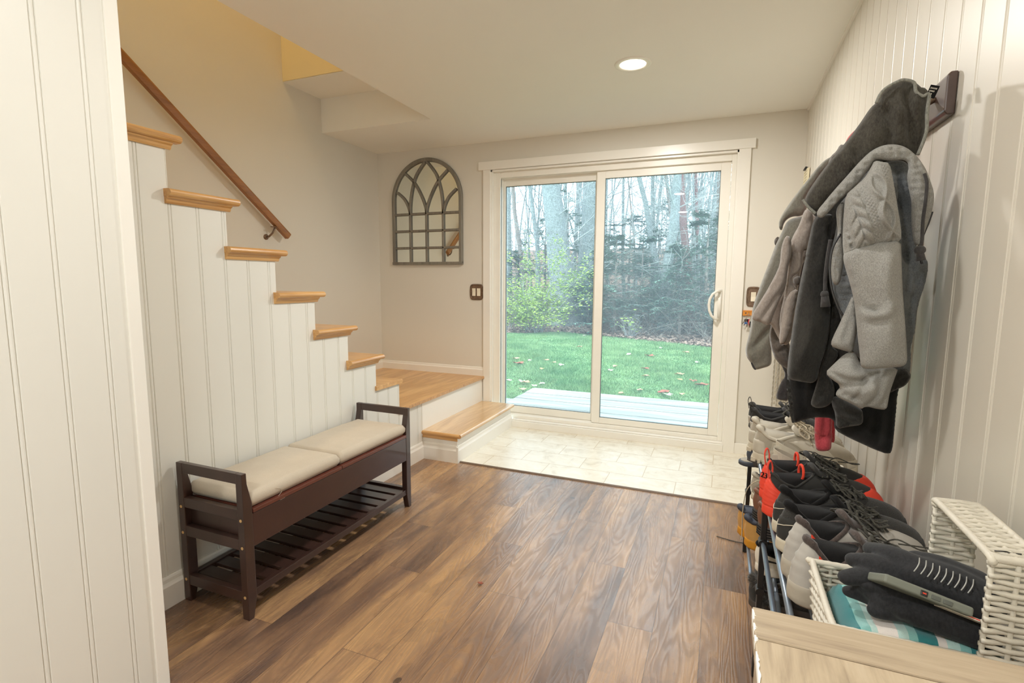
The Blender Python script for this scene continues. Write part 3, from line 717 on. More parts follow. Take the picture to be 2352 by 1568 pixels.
# deck of boards running along X
dk = thing('deck', 'low weathered grey board deck outside the sliding door', 'deck', (-.9, 4.85, -.03))
DI = Matrix.Translation(-Vector(dk.location))
ys = [4.10+.138*i for i in range(11)]
for i, y in enumerate(ys):
    o = link('board', MB().box(-2.02+.004*math.sin(i*5), 1.4, y, y+.132, -.068, -.03+.0015*math.sin(i*3)), M['deck'], dk, bevel=.003); o.matrix_parent_inverse = DI
o = link('fascia', MB().box(-2.0, 1.4, 5.615, 5.64, -.22, -.034), M['deck'], dk); o.matrix_parent_inverse = DI
o = link('fascia', MB().box(-2.01, -1.99, 4.10, 5.62, -.22, -.07), M['deck'], dk); o.matrix_parent_inverse = DI
struct('patio', MB().box(-4.5, -2.03, YB+.2, 5.25, -.25, -.095), M['stone'], 'grey concrete strip beside the deck')
# fallen leaves on the lawn, one by one
def fallen_leaf(seed, sc):
    r_ = random.Random(seed); mb = MB(); pts = []
    for k in range(14):
        a = 2*PI*k/14; rr = sc*(.55+.45*abs(math.cos(a*2.5)))*(1.2 if k == 0 else 1)
        pts.append((rr*math.cos(a), rr*.75*math.sin(a), sc*.25*abs(math.sin(a+.6))+r_.uniform(0, sc*.18)))
    up_ = [(x, y, z+.002) for x, y, z in pts]; n_ = len(pts)
    mb.add([(0, 0, .004)]+pts+[(0, 0, .007)]+up_, [(0, 1+i, 1+(i+1) % n_) for i in range(n_)]+[(n_+1, n_+2+(i+1) % n_, n_+2+i) for i in range(n_)]+[(1+i, 1+(i+1) % n_, n_+2+(i+1) % n_, n_+2+i) for i in range(n_)])
    mb.tube([(-sc*.9, 0, .006), (0, 0, .005)], .0015, 4); return mb
LM = {'tan': plain('tan_leaf', (196, 160, 118), .8, bump=0), 'pale': plain('pale_leaf', (226, 216, 196), .8, bump=0), 'red': plain('russet_leaf', (150, 84, 62), .8, bump=0), 'yellow': plain('yellow_leaf', (224, 208, 110), .8, bump=0)}
leafpx = [(1184,828,'tan'),(1217,832,'pale'),(1192,839,'red'),(1245,850,'yellow'),(1166,875,'pale'),(1199,878,'pale'),(1208,880,'tan'),(1227,887,'pale'),(1244,883,'pale'),(1200,895,'tan'),(1343,772,'pale'),(1254,831,'tan'),(1413,843,'tan'),(1483,847,'red'),(1518,799,'pale'),(1559,859,'tan'),(1592,874,'red'),(1484,864,'tan'),(1561,871,'yellow'),(1524,903,'red'),(1534,909,'pale'),(1470,897,'tan'),(1492,818,'red'),(1445,816,'pale'),(1576,808,'tan'),(1602,830,'pale'),(1610,884,'red'),(1290,842,'pale'),(1272,836,'tan'),(1402,852,'pale'),(1330,800,'tan'),(1565,906,'tan'),(1427,905,'tan')]
nm = {'tan': 'tan', 'pale': 'pale', 'red': 'russet', 'yellow': 'yellow'}
for i, (x, y, c) in enumerate(leafpx):
    p = at_z(x, y, -.13); z = float(lawn_z(p.x, p.y))+.025
    o = link('fallen_leaf', fallen_leaf(i, random.Random(i).uniform(.045, .075)*(1.3 if c == 'red' else 1)), LM[c]); o.location = (p.x, p.y, z); o.rotation_euler = (0, 0, i*1.7)
    tag(o, 'dry %s leaf lying on the green lawn outside the door' % nm[c], 'leaf', '%s leaves scattered on the lawn' % nm[c])
lf = link('fallen_leaf', fallen_leaf(77, .012), LM['red']); lf.location = at_z(1103, 1340, .0035); tag(lf, 'tiny crumpled leaf scrap on the plank floor in the middle of the room', 'leaf')

# ---- trees
def branch(V, F, p, d_, length, r0, depth, rnd, curl=.25, nseg=6, twig_r=.0035, kids=4, droop=0.0, sides=5, ends=None):
    pts = [p.copy()]; dd = d_.copy(); st = length/nseg
    for i in range(nseg):
        dd = (dd+Vector((rnd.uniform(-curl, curl), rnd.uniform(-curl, curl), rnd.uniform(-curl, curl)-droop))*.5).normalized(); p = p+dd*st; pts.append(p.copy())
    sd = sides if r0 > .02 else 3; rr = [max(twig_r, r0*(1-.8*i/nseg)) for i in range(nseg+1)]
    base = len(V); t0 = Vector((.31, .7, .2)).normalized()
    for i, q_ in enumerate(pts):
        t = (pts[min(i+1, nseg)]-pts[max(i-1, 0)]).normalized(); a = t.cross(t0); a = a.normalized() if a.length > .01 else t.orthogonal(); b_ = t.cross(a)
        for j in range(sd): V.append(q_+(a*math.cos(2*PI*j/sd)+b_*math.sin(2*PI*j/sd))*rr[i])
    for i in range(nseg):
        for j in range(sd): F.append((base+i*sd+j, base+i*sd+(j+1) % sd, base+(i+1)*sd+(j+1) % sd, base+(i+1)*sd+j))
    if ends is not None: ends.append(pts)
    if depth > 0:
        for k in range(kids):
            i = rnd.randint(1, nseg); ax = Vector((rnd.uniform(-1, 1), rnd.uniform(-1, 1), rnd.uniform(-.4, .8))).normalized()
            nd = ((pts[i]-pts[i-1]).normalized()*.55+ax*.8).normalized()
            branch(V, F, pts[i], nd, length*rnd.uniform(.35, .6), rr[i]*.55, depth-1, rnd, curl, max(3, nseg-1), twig_r, kids, droop, sides, ends)
def trunk_rings(V, F, path, radii, sides=14, rough=.06, seed=0):
    base = len(V)
    for i, (q_, r_) in enumerate(zip(path, radii)):
        for j in range(sides):
            a = 2*PI*j/sides; k = r_*(1+rough*mnoise.noise(Vector((math.cos(a)*2, math.sin(a)*2+seed, q_.z*1.2)))*2); V.append(Vector((q_.x+k*math.cos(a), q_.y+k*math.sin(a), q_.z)))
    for i in range(len(path)-1):
        for j in range(sides): F.append((base+i*sides+j, base+i*sides+(j+1) % sides, base+(i+1)*sides+(j+1) % sides, base+(i+1)*sides+j))
def quads(name, V, F, mat, parent=None):
    return raw(name, [tuple(v) for v in V], F, mat, parent, smooth=True)
def tree(px_path, Y, wpx, mat, twmat, seed, label, group=None, nb=14, bl=2.2, name='tree', kids=4, zt=9.0):
    """trunk through image points (x, y) standing at distance Y; extended up to height zt"""
    rnd = random.Random(seed); pts = [at_y(x, y, Y) for x, y in px_path]
    gz = float(wood_z(pts[0].x, Y)) if Y > edge_y(pts[0].x) else float(lawn_z(pts[0].x, Y))
    pts[0].z = gz-.1
    dirn = (pts[-1]-pts[-2]); dirn = dirn/max(dirn.z, .2)
    while pts[-1].z < zt:
        dirn = Vector((dirn.x*.8+rnd.uniform(-.04, .04), dirn.y*.8+rnd.uniform(-.04, .04), 1)); pts.append(pts[-1]+dirn*1.0)
    path = []
    for a, b_ in zip(pts, pts[1:]):
        k = max(2, int((b_-a).length/.35)); path += [a.lerp(b_, i/k) for i in range(k)]
    path.append(pts[-1]); root = Vector((path[0].x, path[0].y, gz))
    path = [p-root for p in path]
    r0 = wpx/FPX*Y/2; n_ = len(path)
    radii = [max(.01, r0*(1-.75*max(0, p.z)/(zt+1)))*(1+.5*math.exp(-max(0, p.z+.1)*3)) for p in path]
    V = []; F = []; trunk_rings(V, F, path, radii, 14 if r0 > .06 else 8, seed=seed)
    t = thing(name, label, 'tree', root, 0, group)
    quads('trunk', V, F, mat, t)
    V = []; F = []
    for k in range(nb):
        i = rnd.randint(int(n_*.14), n_-1); a = rnd.uniform(0, 2*PI)
        branch(V, F, path[i], Vector((math.cos(a), math.sin(a)*.7, rnd.uniform(-.1, .75))).normalized(), bl*rnd.uniform(.5, 1.1), min(.020, radii[i]*.16+.005), 2, rnd, .4, 7, .0035*Y/13, kids)
    quads('branches', V, F, twmat, t)
    return t
T = tree
T([(1300,768),(1296,700),(1285,600),(1274,500),(1264,420)], 15.0, 64, M['bark'], M['twig'], 1, 'thickest grey tree trunk in the left door pane, behind the bush', nb=22, bl=3)
T([(1322,768),(1338,690),(1350,600),(1356,520),(1362,430)], 15.8, 52, M['bark'], M['twig'], 2, 'stout dark trunk leaning right beside the thickest trunk', nb=22, bl=3)
T([(1233,766),(1236,640),(1234,560),(1216,420)], 16.5, 13, M['bark'], M['twig'], 3, 'slim grey tree just left of the thickest trunk', nb=16)
T([(1200,766),(1202,620),(1181,480),(1178,420)], 17.0, 13, M['bark2'], M['twig'], 4, 'slim tree near the left edge of the left door pane', nb=16)
T([(1168,766),(1170,600),(1166,420)], 19.0, 16, M['bark'], M['twig'], 5, 'tree seen against the left stile of the door glass', nb=14)
T([(1526,778),(1527,680),(1535,600),(1548,520),(1556,400)], 14.2, 25, M['bark'], M['twig'], 6, 'grey tree rising through the middle of the right door pane', nb=20, bl=2.6)
T([(1524,700),(1512,620),(1497,560),(1484,470),(1466,400)], 15.5, 15, M['bark'], M['twig'], 7, 'curving trunk bending left in the right door pane', nb=18)
T([(1590,785),(1582,640),(1570,520),(1562,400)], 15.0, 20, M['barkred'], M['twig'], 8, 'reddish trunk right of the grey tree in the right door pane', nb=16)
T([(1496,775),(1500,600),(1499,400)], 19, 12, M['bark'], M['twig'], 9, 'thin straight tree left of the grey middle tree', nb=14)
T([(1433,770),(1430,600),(1432,400)], 20, 8, M['bark'], M['twig'], 10, 'thin straight tree near the door centre stile', nb=12)
T([(1608,790),(1604,600),(1598,400)], 18, 9, M['barkred'], M['twig'], 11, 'thin reddish tree near the right edge of the glass', nb=12)
T([(1643,795),(1650,600),(1652,400)], 17, 12, M['bark2'], M['twig'], 12, 'brown tree at the far right edge of the glass', nb=14)
rr = random.Random(11)
for i in range(22):
    x = rr.choice([rr.uniform(1155, 1370), rr.uniform(1390, 1660), rr.uniform(1390, 1660)]); Y = rr.uniform(14, 24)
    T([(x, 772), (x+rr.uniform(-10, 10), 560), (x+rr.uniform(-22, 22), 400)], Y, rr.uniform(3, 8), rr.choice([M['bark'], M['bark2'], M['twig']]), M['twig'], 100+i, 'thin bare sapling among the trees beyond the lawn', 'saplings in the woods', nb=12, bl=1.5, name='sapling', zt=7.5)
# more trees deep in the woods beyond what one could tell apart
V = []; F = []; rnd = random.Random(3)
for i in range(190):
    Y = rnd.uniform(22, 44); x = rnd.uniform(-.70*Y, .50*Y); z0 = float(wood_z(x, Y)); h_ = rnd.uniform(8, 13); r_ = rnd.uniform(.02, .11)
    branch(V, F, Vector((x, Y, z0)), Vector((0, 0, 1)), h_, r_, 2 if rnd.random() < .5 else 1, rnd, .12, 9, .005, 6, 0, 6)
tag(quads('distant_woods', V, F, M['bark']), 'far bare tree trunks and branches deep in the woods', 'woods', kind='stuff')
# tangled brush at the edge of the wood
V = []; F = []; rnd = random.Random(9)
for i in range(1250):
    x = rnd.uniform(-10, 6.5); e = float(edge_y(x)); Y = e+rnd.uniform(.2, 6.5)
    branch(V, F, Vector((x, Y, float(wood_z(x, Y))-.03)), Vector((rnd.uniform(-.7, .7), rnd.uniform(-.5, .3), rnd.uniform(.5, 1))).normalized(), rnd.uniform(.4, 2.0), rnd.uniform(.003, .007), 1, rnd, .5, 6, .0022, 4, .1, 4)
tag(quads('brush', V, F, M['twig2']), 'tangle of pale bare brush along the edge of the woods', 'brush', kind='stuff')
# leaf litter pieces on the forest floor near the edge
n = 16000; lx = rng.uniform(-9, 2.5, n); ly = edge_y(lx)+rng.uniform(-.12, 5, n)**1.0; a = rng.uniform(0, 2*PI, n); s_ = rng.uniform(.018, .042, n)
lz = np.array([float(wood_z(x, y)) for x, y in zip(lx, ly)])+rng.uniform(0, .05, n); tl = rng.uniform(-.6, .6, (n, 2))
V = np.zeros((n, 4, 3))
for k, (u, v) in enumerate(((-1, -.6), (1, -.6), (1, .6), (-1, .6))):
    dx = (u*np.cos(a)-v*np.sin(a))*s_; dy = (u*np.sin(a)+v*np.cos(a))*s_; V[:, k] = np.stack([lx+dx, ly+dy, lz+dx*tl[:, 0]+dy*tl[:, 1]+.01], 1)
tag(raw('leaf_litter', V.reshape(-1, 3), np.arange(n*4).reshape(-1, 4), plain('dry_oak_leaves', (150, 126, 110), .9, var=.4, scale=14, bump=0)), 'drift of dry brown leaves along the edge of the woods', 'leaves', kind='stuff')
# bushes: stems plus many small leaves
def leaf_cloud(centres, n_, spread, size, rnd, flat=.5):
    idx = rnd.integers(0, len(centres), n_); c = np.array([tuple(p) for p in centres])[idx]+rnd.normal(0, spread, (n_, 3))
    a = rnd.uniform(0, 2*PI, n_); tl = rnd.uniform(-1.2, 1.2, n_); s_ = rnd.uniform(.6, 1.2, n_)*size; V = np.zeros((n_, 4, 3))
    ux = np.stack([np.cos(a), np.sin(a), np.zeros(n_)], 1); vx = np.stack([-np.sin(a)*np.cos(tl), np.cos(a)*np.cos(tl), np.sin(tl)], 1)
    for k, (u, v) in enumerate(((-1, 0), (0, -flat), (1, 0), (0, flat))): V[:, k] = c+(ux*u+vx*v)*s_[:, None]
    return V.reshape(-1, 3), np.arange(n_*4).reshape(-1, 4)
def bush(px, py_, Y, h_, w_, seed, label, n_leaf=2600, size=.045):
    rnd = random.Random(seed); p = at_y(px, py_, Y); root = Vector((p.x, Y, float(wood_z(p.x, Y)))); ends = []; V = []; F = []
    for k in range(16):
        a = rnd.uniform(0, 2*PI); branch(V, F, Vector((rnd.uniform(-.1, .1), rnd.uniform(-.1, .1), 0)), Vector((math.cos(a)*w_/h_*.7, math.sin(a)*w_/h_*.5, 1)).normalized(), h_*rnd.uniform(.6, 1.05), .014, 2, rnd, .35, 7, .003, 3, .05, 4, ends)
    t = thing('bush', label, 'bush', root); quads('stems', V, F, M['twig'], t)
    cs = [q_ for e_ in ends for q_ in e_[2:]]; cs = [c for c in cs if c.z > .25]
    V, F = leaf_cloud(cs, n_leaf, .07, size, np.random.default_rng(seed)); raw('foliage', V, F, M['leaf'], t)
bush(1236, 765, 12.8, 2.0, 1.5, 21, 'bright yellow green leafy bush behind the lawn in the left door pane', 6000, .034)
bush(1215, 765, 12.9, 1.2, 1.2, 22, 'lower yellow green bush at the foot of the taller one', 3200, .032)
bush(1446, 775, 12.7, .45, .25, 23, 'tiny green sprout at the edge of the woods in the right pane', 60, .05)
# hemlocks: drooping boughs with needle sprays
def conifer(px, py_, Y, h_, w_, seed, label, group=None, dens=1.0):
    rnd = random.Random(seed); p = at_y(px, py_, Y); root = Vector((p.x, Y, float(wood_z(p.x, Y)))); V = []; F = []; cs = []
    trunk_rings(V, F, [Vector((0, 0, h_*i/10-.05)) for i in range(11)], [.05*(1-i/11)*h_/3+.006 for i in range(11)], 8)
    t = thing('hemlock', label, 'evergreen tree', root, 0, group); quads('trunk', V, F, M['bark2'], t)
    V = []; F = []; ends = []
    for k in range(int(30*dens)):
        z = rnd.uniform(.08, .97); a = rnd.uniform(0, 2*PI); L = w_*(1-z)**.6*rnd.uniform(.7, 1.1)+.15
        branch(V, F, Vector((0, 0, z*h_)), Vector((math.cos(a), math.sin(a), .22)).normalized(), L, .012, 1, rnd, .12, 8, .0028, 5, .09, 4, ends)
    quads('boughs', V, F, M['twig'], t)
    P = []; rn = np.random.default_rng(seed)
    for e_ in ends:
        for a, b_ in zip(e_, e_[1:]):
            for q_ in range(9): P.append(tuple(a.lerp(b_, rnd.random())))
    P = np.array(P); n_ = len(P); a = rn.uniform(0, 2*PI, n_); L = rn.uniform(.06, .14, n_); w = .012; Vn = np.zeros((n_, 4, 3)); dz = rn.uniform(-.035, .01, n_)
    dx, dy = np.cos(a)*L, np.sin(a)*L
    Vn[:, 0] = P; Vn[:, 1] = P+np.stack([dx*.5-dy*.16, dy*.5+dx*.16, dz*.4], 1); Vn[:, 2] = P+np.stack([dx, dy, dz], 1); Vn[:, 3] = P+np.stack([dx*.5+dy*.16, dy*.5-dx*.16, dz*.4], 1)
    raw('needles', Vn.reshape(-1, 3), np.arange(n_*4).reshape(-1, 4), M['needle'], t)
for i, (px, Y, h_, w_) in enumerate(((1410, 13.6, 2.7, 1.4), (1470, 14.4, 2.5, 1.4), (1560, 13.4, 2.3, 1.2), (1615, 13.4, 3.0, 1.3), (1350, 15.0, 1.6, 1.0), (1505, 17, 3.0, 1.6), (1440, 18, 3.4, 1.6), (1650, 15, 3.2, 1.5), (1390, 19, 3.2, 1.7), (1580, 18.5, 3.4, 1.7), (1190, 17.5, 2.6, 1.5), (1340, 19, 3.6, 1.7), (1250, 20, 3.4, 2.0), (1300, 22, 4.5, 2.2), (1530, 23, 4.5, 2.2), (1780, 14, 2.8, 1.5), (1900, 15.5, 3.4, 1.8), (2020, 14.5, 3.0, 1.7), (1100, 15, 2.6, 1.5), (980, 16.5, 3.4, 1.8))):
    conifer(px, 772, Y, h_, w_, 300+i, 'young dark green hemlock in the woods behind the lawn', 'young hemlocks in the woods')
# ------------------------------------------------------------------ shoe rack
RX0, RX1, RY0, RY1 = .150, .425, .80, 2.46
TZ = [.13, .285, .44, .588]
rack = thing('shoe_rack', 'metal tube shoe rack with four tiers full of shoes along the right wall', 'shoe rack', (RX0, (RY0+RY1)/2, 0))
RI = Matrix.Translation(-Vector(rack.location))
def RP(name, mb, mat, **kw):
    o = link(name, mb, mat, rack, **kw); o.matrix_parent_inverse = RI; return o
for z in TZ:
    for x in (RX0, RX0+.13, RX1-.01):
        for ya, yb_ in ((RY0-.02, 1.65), (1.66, RY1+.02)):
            back_ = x == RX0 and (z == TZ[1] or (z == TZ[2] and ya > 1.6))     # these front tubes sit further back
            RP('rail', MB().tube([(x+(.045 if back_ else 0), ya, z), (x+(.045 if back_ else 0), yb_, z)], .0068, 12), M['steelblue'], smooth=True)
for y in (RY0, 1.655, RY1):
    for x in (RX0, RX1):
        RP('post', MB().box(x-.008, x+.008, y-.011, y+.011, 0, .602), M['blackplastic'], bevel=.002)
    for z in TZ:
        RP('side_bar', MB().tube([(RX0, y, z-.002), (RX1, y, z-.002)], .004, 8), M['blackplastic'], smooth=True)
        RP('connector', MB().cyl((RX0, y-.016, z), .0125, .032, 1, 14), M['blackplastic'], smooth=False)

# ------------------------------------------------------------------ shoes
SHM = {}
def mesh_knit(name, c, c2, scale=260):
    N = NT(name); o = N.obj(); v = N.n('ShaderNodeTexVoronoi'); v.inputs['Scale'].default_value = scale
    N.l(N.mapv(o, (1, 1, 1.6)), v.inputs['Vector'])
    N.col(N.ramp(v.outputs['Distance'], [(.15, rgb(*c)), (.6, rgb(*c2))])); N.bump(v.outputs['Distance'], .6, .0012)
    return N.set(.85, sheen=.2, spec=.25)
SHM['lace_black'] = fabric('black_lace', (88, 86, 78), (52, 50, 46), .7, 900, .9, .1, .4)
SHM['lace_beige'] = fabric('beige_lace', (196, 184, 160), (168, 156, 134), .7, 900, .9, .2, .4)
SHM['dark'] = fabric('black_shoe_lining', (24, 23, 23), (14, 13, 14), .5, 500, .95, .06, .3)
SHM['blackmesh'] = mesh_knit('black_knit_mesh', (24, 24, 24), (62, 61, 59), 620)
SHM['black'] = plain('black_suede', (44, 43, 41), .85, var=.15, scale=40, bump=.25, bscale=400, sheen=.1)
SHM['red'] = plain('bright_orange_red_rubber', (236, 74, 52), .55, var=.05, bump=.1)
SHM['redfab'] = fabric('orange_red_webbing', (240, 80, 56), (214, 62, 44), .6, 700, .8, .1, .4)
SHM['white'] = plain('white_rubber', (232, 226, 212), .5, var=.05, bump=.1)
SHM['cream'] = plain('cream_foam_sole', (204, 195, 175), .65, var=.07, scale=30, bump=.15)
SHM['grey'] = plain('light_grey_synthetic', (178, 174, 168), .6, var=.05, bump=.1)
SHM['greysole'] = plain('pale_grey_foam', (176, 168, 154), .7, var=.06, scale=30, bump=.2)
SHM['plum'] = fabric('dusty_brown_grey_lining', (88, 77, 73), (54, 47, 45), .6, 500, .98, .25, .6)
SHM['beige'] = plain('beige_worn_suede', (172, 164, 148), .85, var=.12, scale=22, bump=.3, bscale=300, sheen=.2)
SHM['beigepale'] = plain('pale_beige_leather', (196, 189, 173), .7, var=.08, scale=22, bump=.2)
SHM['tan'] = plain('tan_nubuck', (206, 158, 88), .8, var=.08, scale=18, bump=.25, bscale=300, sheen=.2)
SHM['amber'] = plain('amber_gum_sole', (216, 150, 44), .5, var=.07, bump=.15)
SHM['navy'] = plain('navy_padded_collar', (58, 62, 74), .7, var=.1, bump=.2)
SHM['brown'] = plain('brown_leather', (122, 82, 62), .5, var=.15, scale=16, bump=.2)
SHM['darksole'] = plain('dark_rubber_sole', (74, 68, 64), .7, var=.12, bump=.25)
SHM['blue_grey'] = plain('dark_blue_grey_rubber', (70, 76, 86), .6, var=.1, bump=.1)
SHM['fur'] = plain('black_and_grey_fur', (88, 84, 78), .95, var=.6, scale=60, bump=0, sheen=.4)

HWT = ([0, .02, .06, .15, .32, .5, .7, .84, .93, .98, 1.0], [0, .36, .60, .76, .70, .76, 1.0, .93, .66, .34, 0])
def hw(t): return float(np.interp(t, *HWT))
class Shoe:
    def __init__(s, name, label, cat='shoe', L=.30, W=.052, sole_h=.032, sole_t=.022, hh=.10, dip=.070, th=.098, cx0=.02, cx1=.47,
                 Wc=.031, upper='black', sole='cream', lining='dark', collar='dark', lace='lace_black', laces=True, tongue=True, toe_spring=.012, group=None, flare=0, pad=.006, heel_bump=0, toe_flat=.75, ridges=0):
        s.__dict__.update(locals()); s.root = thing(name, label, cat, (0, 0, 0), 0, group); s.N = 44; s.build()
    def tau(s, ph): return (1-math.cos(ph))/2
    def soletop(s, t): return s.sole_h+(s.sole_t-s.sole_h)*min(1, t*1.5)+s.toe_spring*max(0, (t-.75)/.25)**2
    def out(s, ph, k=1.0):
        t = s.tau(ph); sg = 1 if ph <= PI else -1
        y = s.W*hw(t)*sg*k; c = s.L*.5
        yb = .006*math.sin(PI*t)*1.2 - (.010*t*t)          # gentle inward curve of the foot
        return (c+(t*s.L-c)*(1-(1-k)*.6), y+yb)
    def C(s, ph):
        t = s.tau(ph); sg = 1 if ph <= PI else -1
        z = float(np.interp(t, [0, .06, .14, .30, .52, .74, .9, 1], [s.hh, s.hh*.985, s.hh*.90, s.dip*1.06, s.dip, s.dip+(s.th-s.dip)*.55, s.th*.96, s.th]))
        w_ = s.Wc*(math.sin(PI*max(.0, min(1, t)))**.55 if 0 < t < 1 else 0)
        x = s.L*(s.cx0+(s.cx1-s.cx0)*t)-s.flare*max(0, 1-t*5)
        return Vector((x, w_*sg+.004*math.sin(PI*t), z))
    def U(s, ph, q):
        t = s.tau(ph); x0, y0 = s.out(ph, .965); S = Vector((x0, y0, s.soletop(t)-.004)); C = s.C(ph)
        f = q**(1+1.15*t*t); g = 1-(1-q)**(1.15+s.toe_flat*t)
        p = Vector((S.x+(C.x-S.x)*f, S.y+(C.y-S.y)*(q**(1+.5*t)), S.z+(C.z-S.z)*g))
        if t < .2:
            p.x -= .006*math.sin(PI*min(1, q*1.1))*(1-t/.2)
            if s.ridges and .12 < q < .85: p.x -= .0022*math.sin((q-.12)*s.ridges*2*PI)*(1-t/.2)*math.sin((q-.12)/.73*PI)
        p += Vector((0, 0, 1))*.0012*mnoise.noise(Vector((p.x*30, p.y*30, p.z*40+s.L*100)))
        return p
    def nrm(s, ph, q):
        e = .02; a = s.U(ph+e, q)-s.U(ph-e, q); b_ = s.U(ph, min(1, q+e))-s.U(ph, max(0, q-e)); n_ = a.cross(b_)
        n_ = n_.normalized() if n_.length > 1e-9 else Vector((0, 0, 1))
        c = Vector((s.L*.45, 0, .04)); return n_ if n_.dot(s.U(ph, q)-c) > 0 else -n_
    def overlay(s, name, mat, a0, a1, q0, q1, off=.0016, n1=18, n2=7, label=None, wave=None):
        """shell lying on the upper between two angles and two heights"""
        mb = MB(); rings = []
        for i in range(n1+1):
            ph = a0+(a1-a0)*i/n1; php = ph % (2*PI); r_ = []
            qa, qb = (q0(i/n1), q1(i/n1)) if callable(q0) else (q0, q1)
            for j in range(n2+1):
                q_ = qa+(qb-qa)*j/n2; edge = min(i, n1-i, j, n2-j); o_ = off if edge > 0 else -.0008
                if wave and edge > 0: o_ += wave*math.sin(j*2.4+i*.4)
                r_.append(s.U(php, q_)+s.nrm(php, q_)*o_)
            rings.append(r_)
        mb.loft(rings, ring_closed=False)
        o = link(name, mb, SHM[mat], s.root, smooth=True)
        md = o.modifiers.new('thick', 'SOLIDIFY'); md.thickness = .0008; md.offset = -1
        if label: o['label'] = label
        return o
    def build(s):
        N_ = s.N; PH = [2*PI*i/N_ for i in range(N_)]; r_ = s.root
        # sole
        rings = []
        for k, zf in ((.93, 0), (.985, .12), (1.0, .35), (.99, .75), (.985, .95), (.955, 1.0)):
            ring = []
            for ph in PH:
                t = s.tau(ph); x, y = s.out(ph, k); zt = s.soletop(t); zb = s.toe_spring*1.2*max(0, (t-.72)/.28)**2+.004*max(0, 1-t*8)
                ring.append((x, y, zb+(zt-zb)*zf))
            rings.append(ring)
        link('sole', MB().loft(rings), SHM[s.sole], r_, smooth=True)
        link('upper', MB().loft([[s.U(ph, q) for ph in PH] for q in np.linspace(0, 1, 15)], cap=False), SHM[s.upper], r_, smooth=True)
        # lining with footbed
        c = Vector((s.L*(s.cx0+s.cx1)/2, 0, 0)); rings = []
        for f, dz in ((1.0, 0), (.97, -.012), (.98, -.030), (1.0, -.055)):
            ring = []
            for ph in PH:
                p = s.C(ph); p = Vector((c.x+(p.x-c.x)*f, p.y*f, max(s.sole_h+.004, p.z+dz))); ring.append(p)
            rings.append(ring)
        rings.append([Vector((c.x+(s.C(ph).x-c.x)*.95, s.C(ph).y*.95, s.sole_h+.003)) for ph in PH])
        link('lining', MB().loft(rings), SHM['dark' if s.lining == 'plum' else s.lining], r_, smooth=True)
        link('collar', MB().tube([s.C(ph)+Vector((0, 0, -.001)) for ph in PH], [s.pad*(1.25 if abs(ph) < .7 or abs(ph-2*PI) < .7 else .8) for ph in PH], 8, closed=True), SHM[s.collar], r_, smooth=True)
        ridge = [s.U(PI, q) for q in np.linspace(0, 1, 30)]; xs = [p.x for p in ridge][::-1]; zs = [p.z for p in ridge][::-1]
        s.rz = lambda x: float(np.interp(x, xs, zs))
        if s.tongue:
            rings = []; top = s.th+.022
            pts = [(s.L*.62, s.rz(s.L*.62)-.003, .014), (s.L*.54, s.rz(s.L*.54)+.001, .020), (s.L*.48, s.rz(s.L*.485)+.004, .024), (s.L*.435, s.th+.010, .026), (s.L*.40, top, .024), (s.L*.385, top+.004, .016)]
            for th_, sg in ((.0, 1), (-.007, -1)):
                pass
            for x, z, w_ in pts:
                ring = []
                for a in np.linspace(0, 2*PI, 16, endpoint=False):
                    yy = w_*math.cos(a); ring.append((x+.004*math.sin(a)-abs(yy)*.15, yy, z+.0045*math.sin(a)-yy*yy*9))
                rings.append(ring)
            link('tongue', MB().loft(rings), SHM[s.collar if s.collar != 'redfab' else 'blackmesh'], r_, smooth=True)
        if s.laces:
            rnd = random.Random(int(s.L*1e4)+len(s.label)); n_ = 6; xk = [s.L*(.455+.042*k) for k in range(n_)]
            mb = MB()
            for k in range(n_-1):
                for sg in (1, -1):
                    a = Vector((xk[k], -.022*sg, s.rz(xk[k])-.001)); b_ = Vector((xk[k+1], .020*sg, s.rz(xk[k+1])-.001)); mdl = (a+b_)/2+Vector((0, 0, .009))
                    mb.tube([a, a.lerp(mdl, .5)+Vector((0, 0, .003)), mdl, b_.lerp(mdl, .5)+Vector((0, 0, .003)), b_], .0032, 6, flat=.45)
                for sg in (1, -1): mb.sphere((xk[k], .022*sg, s.rz(xk[k])+.001), .0034, 4)
            kx = Vector((xk[0]+.008, 0, s.rz(xk[0])+.012)); mb.sphere(kx, .006, 5)
            for sg in (1, -1):
                e = kx+Vector((rnd.uniform(-.02, .03), sg*.034, -.006)); lp = [kx, kx+Vector((-.01, sg*.015, .012)), e+Vector((-.014, sg*.010, .006)), e+Vector((.006, sg*.016, -.006)), e+Vector((.012, 0, .000)), kx+Vector((.008, sg*.010, .004)), kx]
                mb.tube(catmull(lp, 5), .003, 6, flat=.5)
                e2 = kx+Vector((rnd.uniform(.02, .05), sg*rnd.uniform(.03, .045), -.030)); mb.tube(catmull([kx, kx.lerp(e2, .4)+Vector((0, 0, .010)), kx.lerp(e2, .8), e2], 5), .0028, 6, flat=.5)
            for k in range(3):
                q0 = Vector((xk[rnd.randint(0, 3)], rnd.uniform(-.012, .012), 0)); q0.z = s.rz(q0.x)+.010; sg = rnd.choice((1, -1)); q1 = q0+Vector((rnd.uniform(-.01, .05), sg*rnd.uniform(.015, .035), rnd.uniform(-.004, .008))); q2 = q1+Vector((rnd.uniform(.01, .03), -sg*.012, -.002))
                mb.tube(catmull([q0, q0.lerp(q1, .5)+Vector((-.008, 0, .012)), q1, q2, q0+Vector((.02, sg*.008, .002))], 5), .0028, 6, flat=.5)
            link('laces', mb, SHM[s.lace], r_, smooth=True)
    def place(s, p, deg): s.root.location = p; s.root.rotation_euler = (0, 0, R(deg)); return s.root
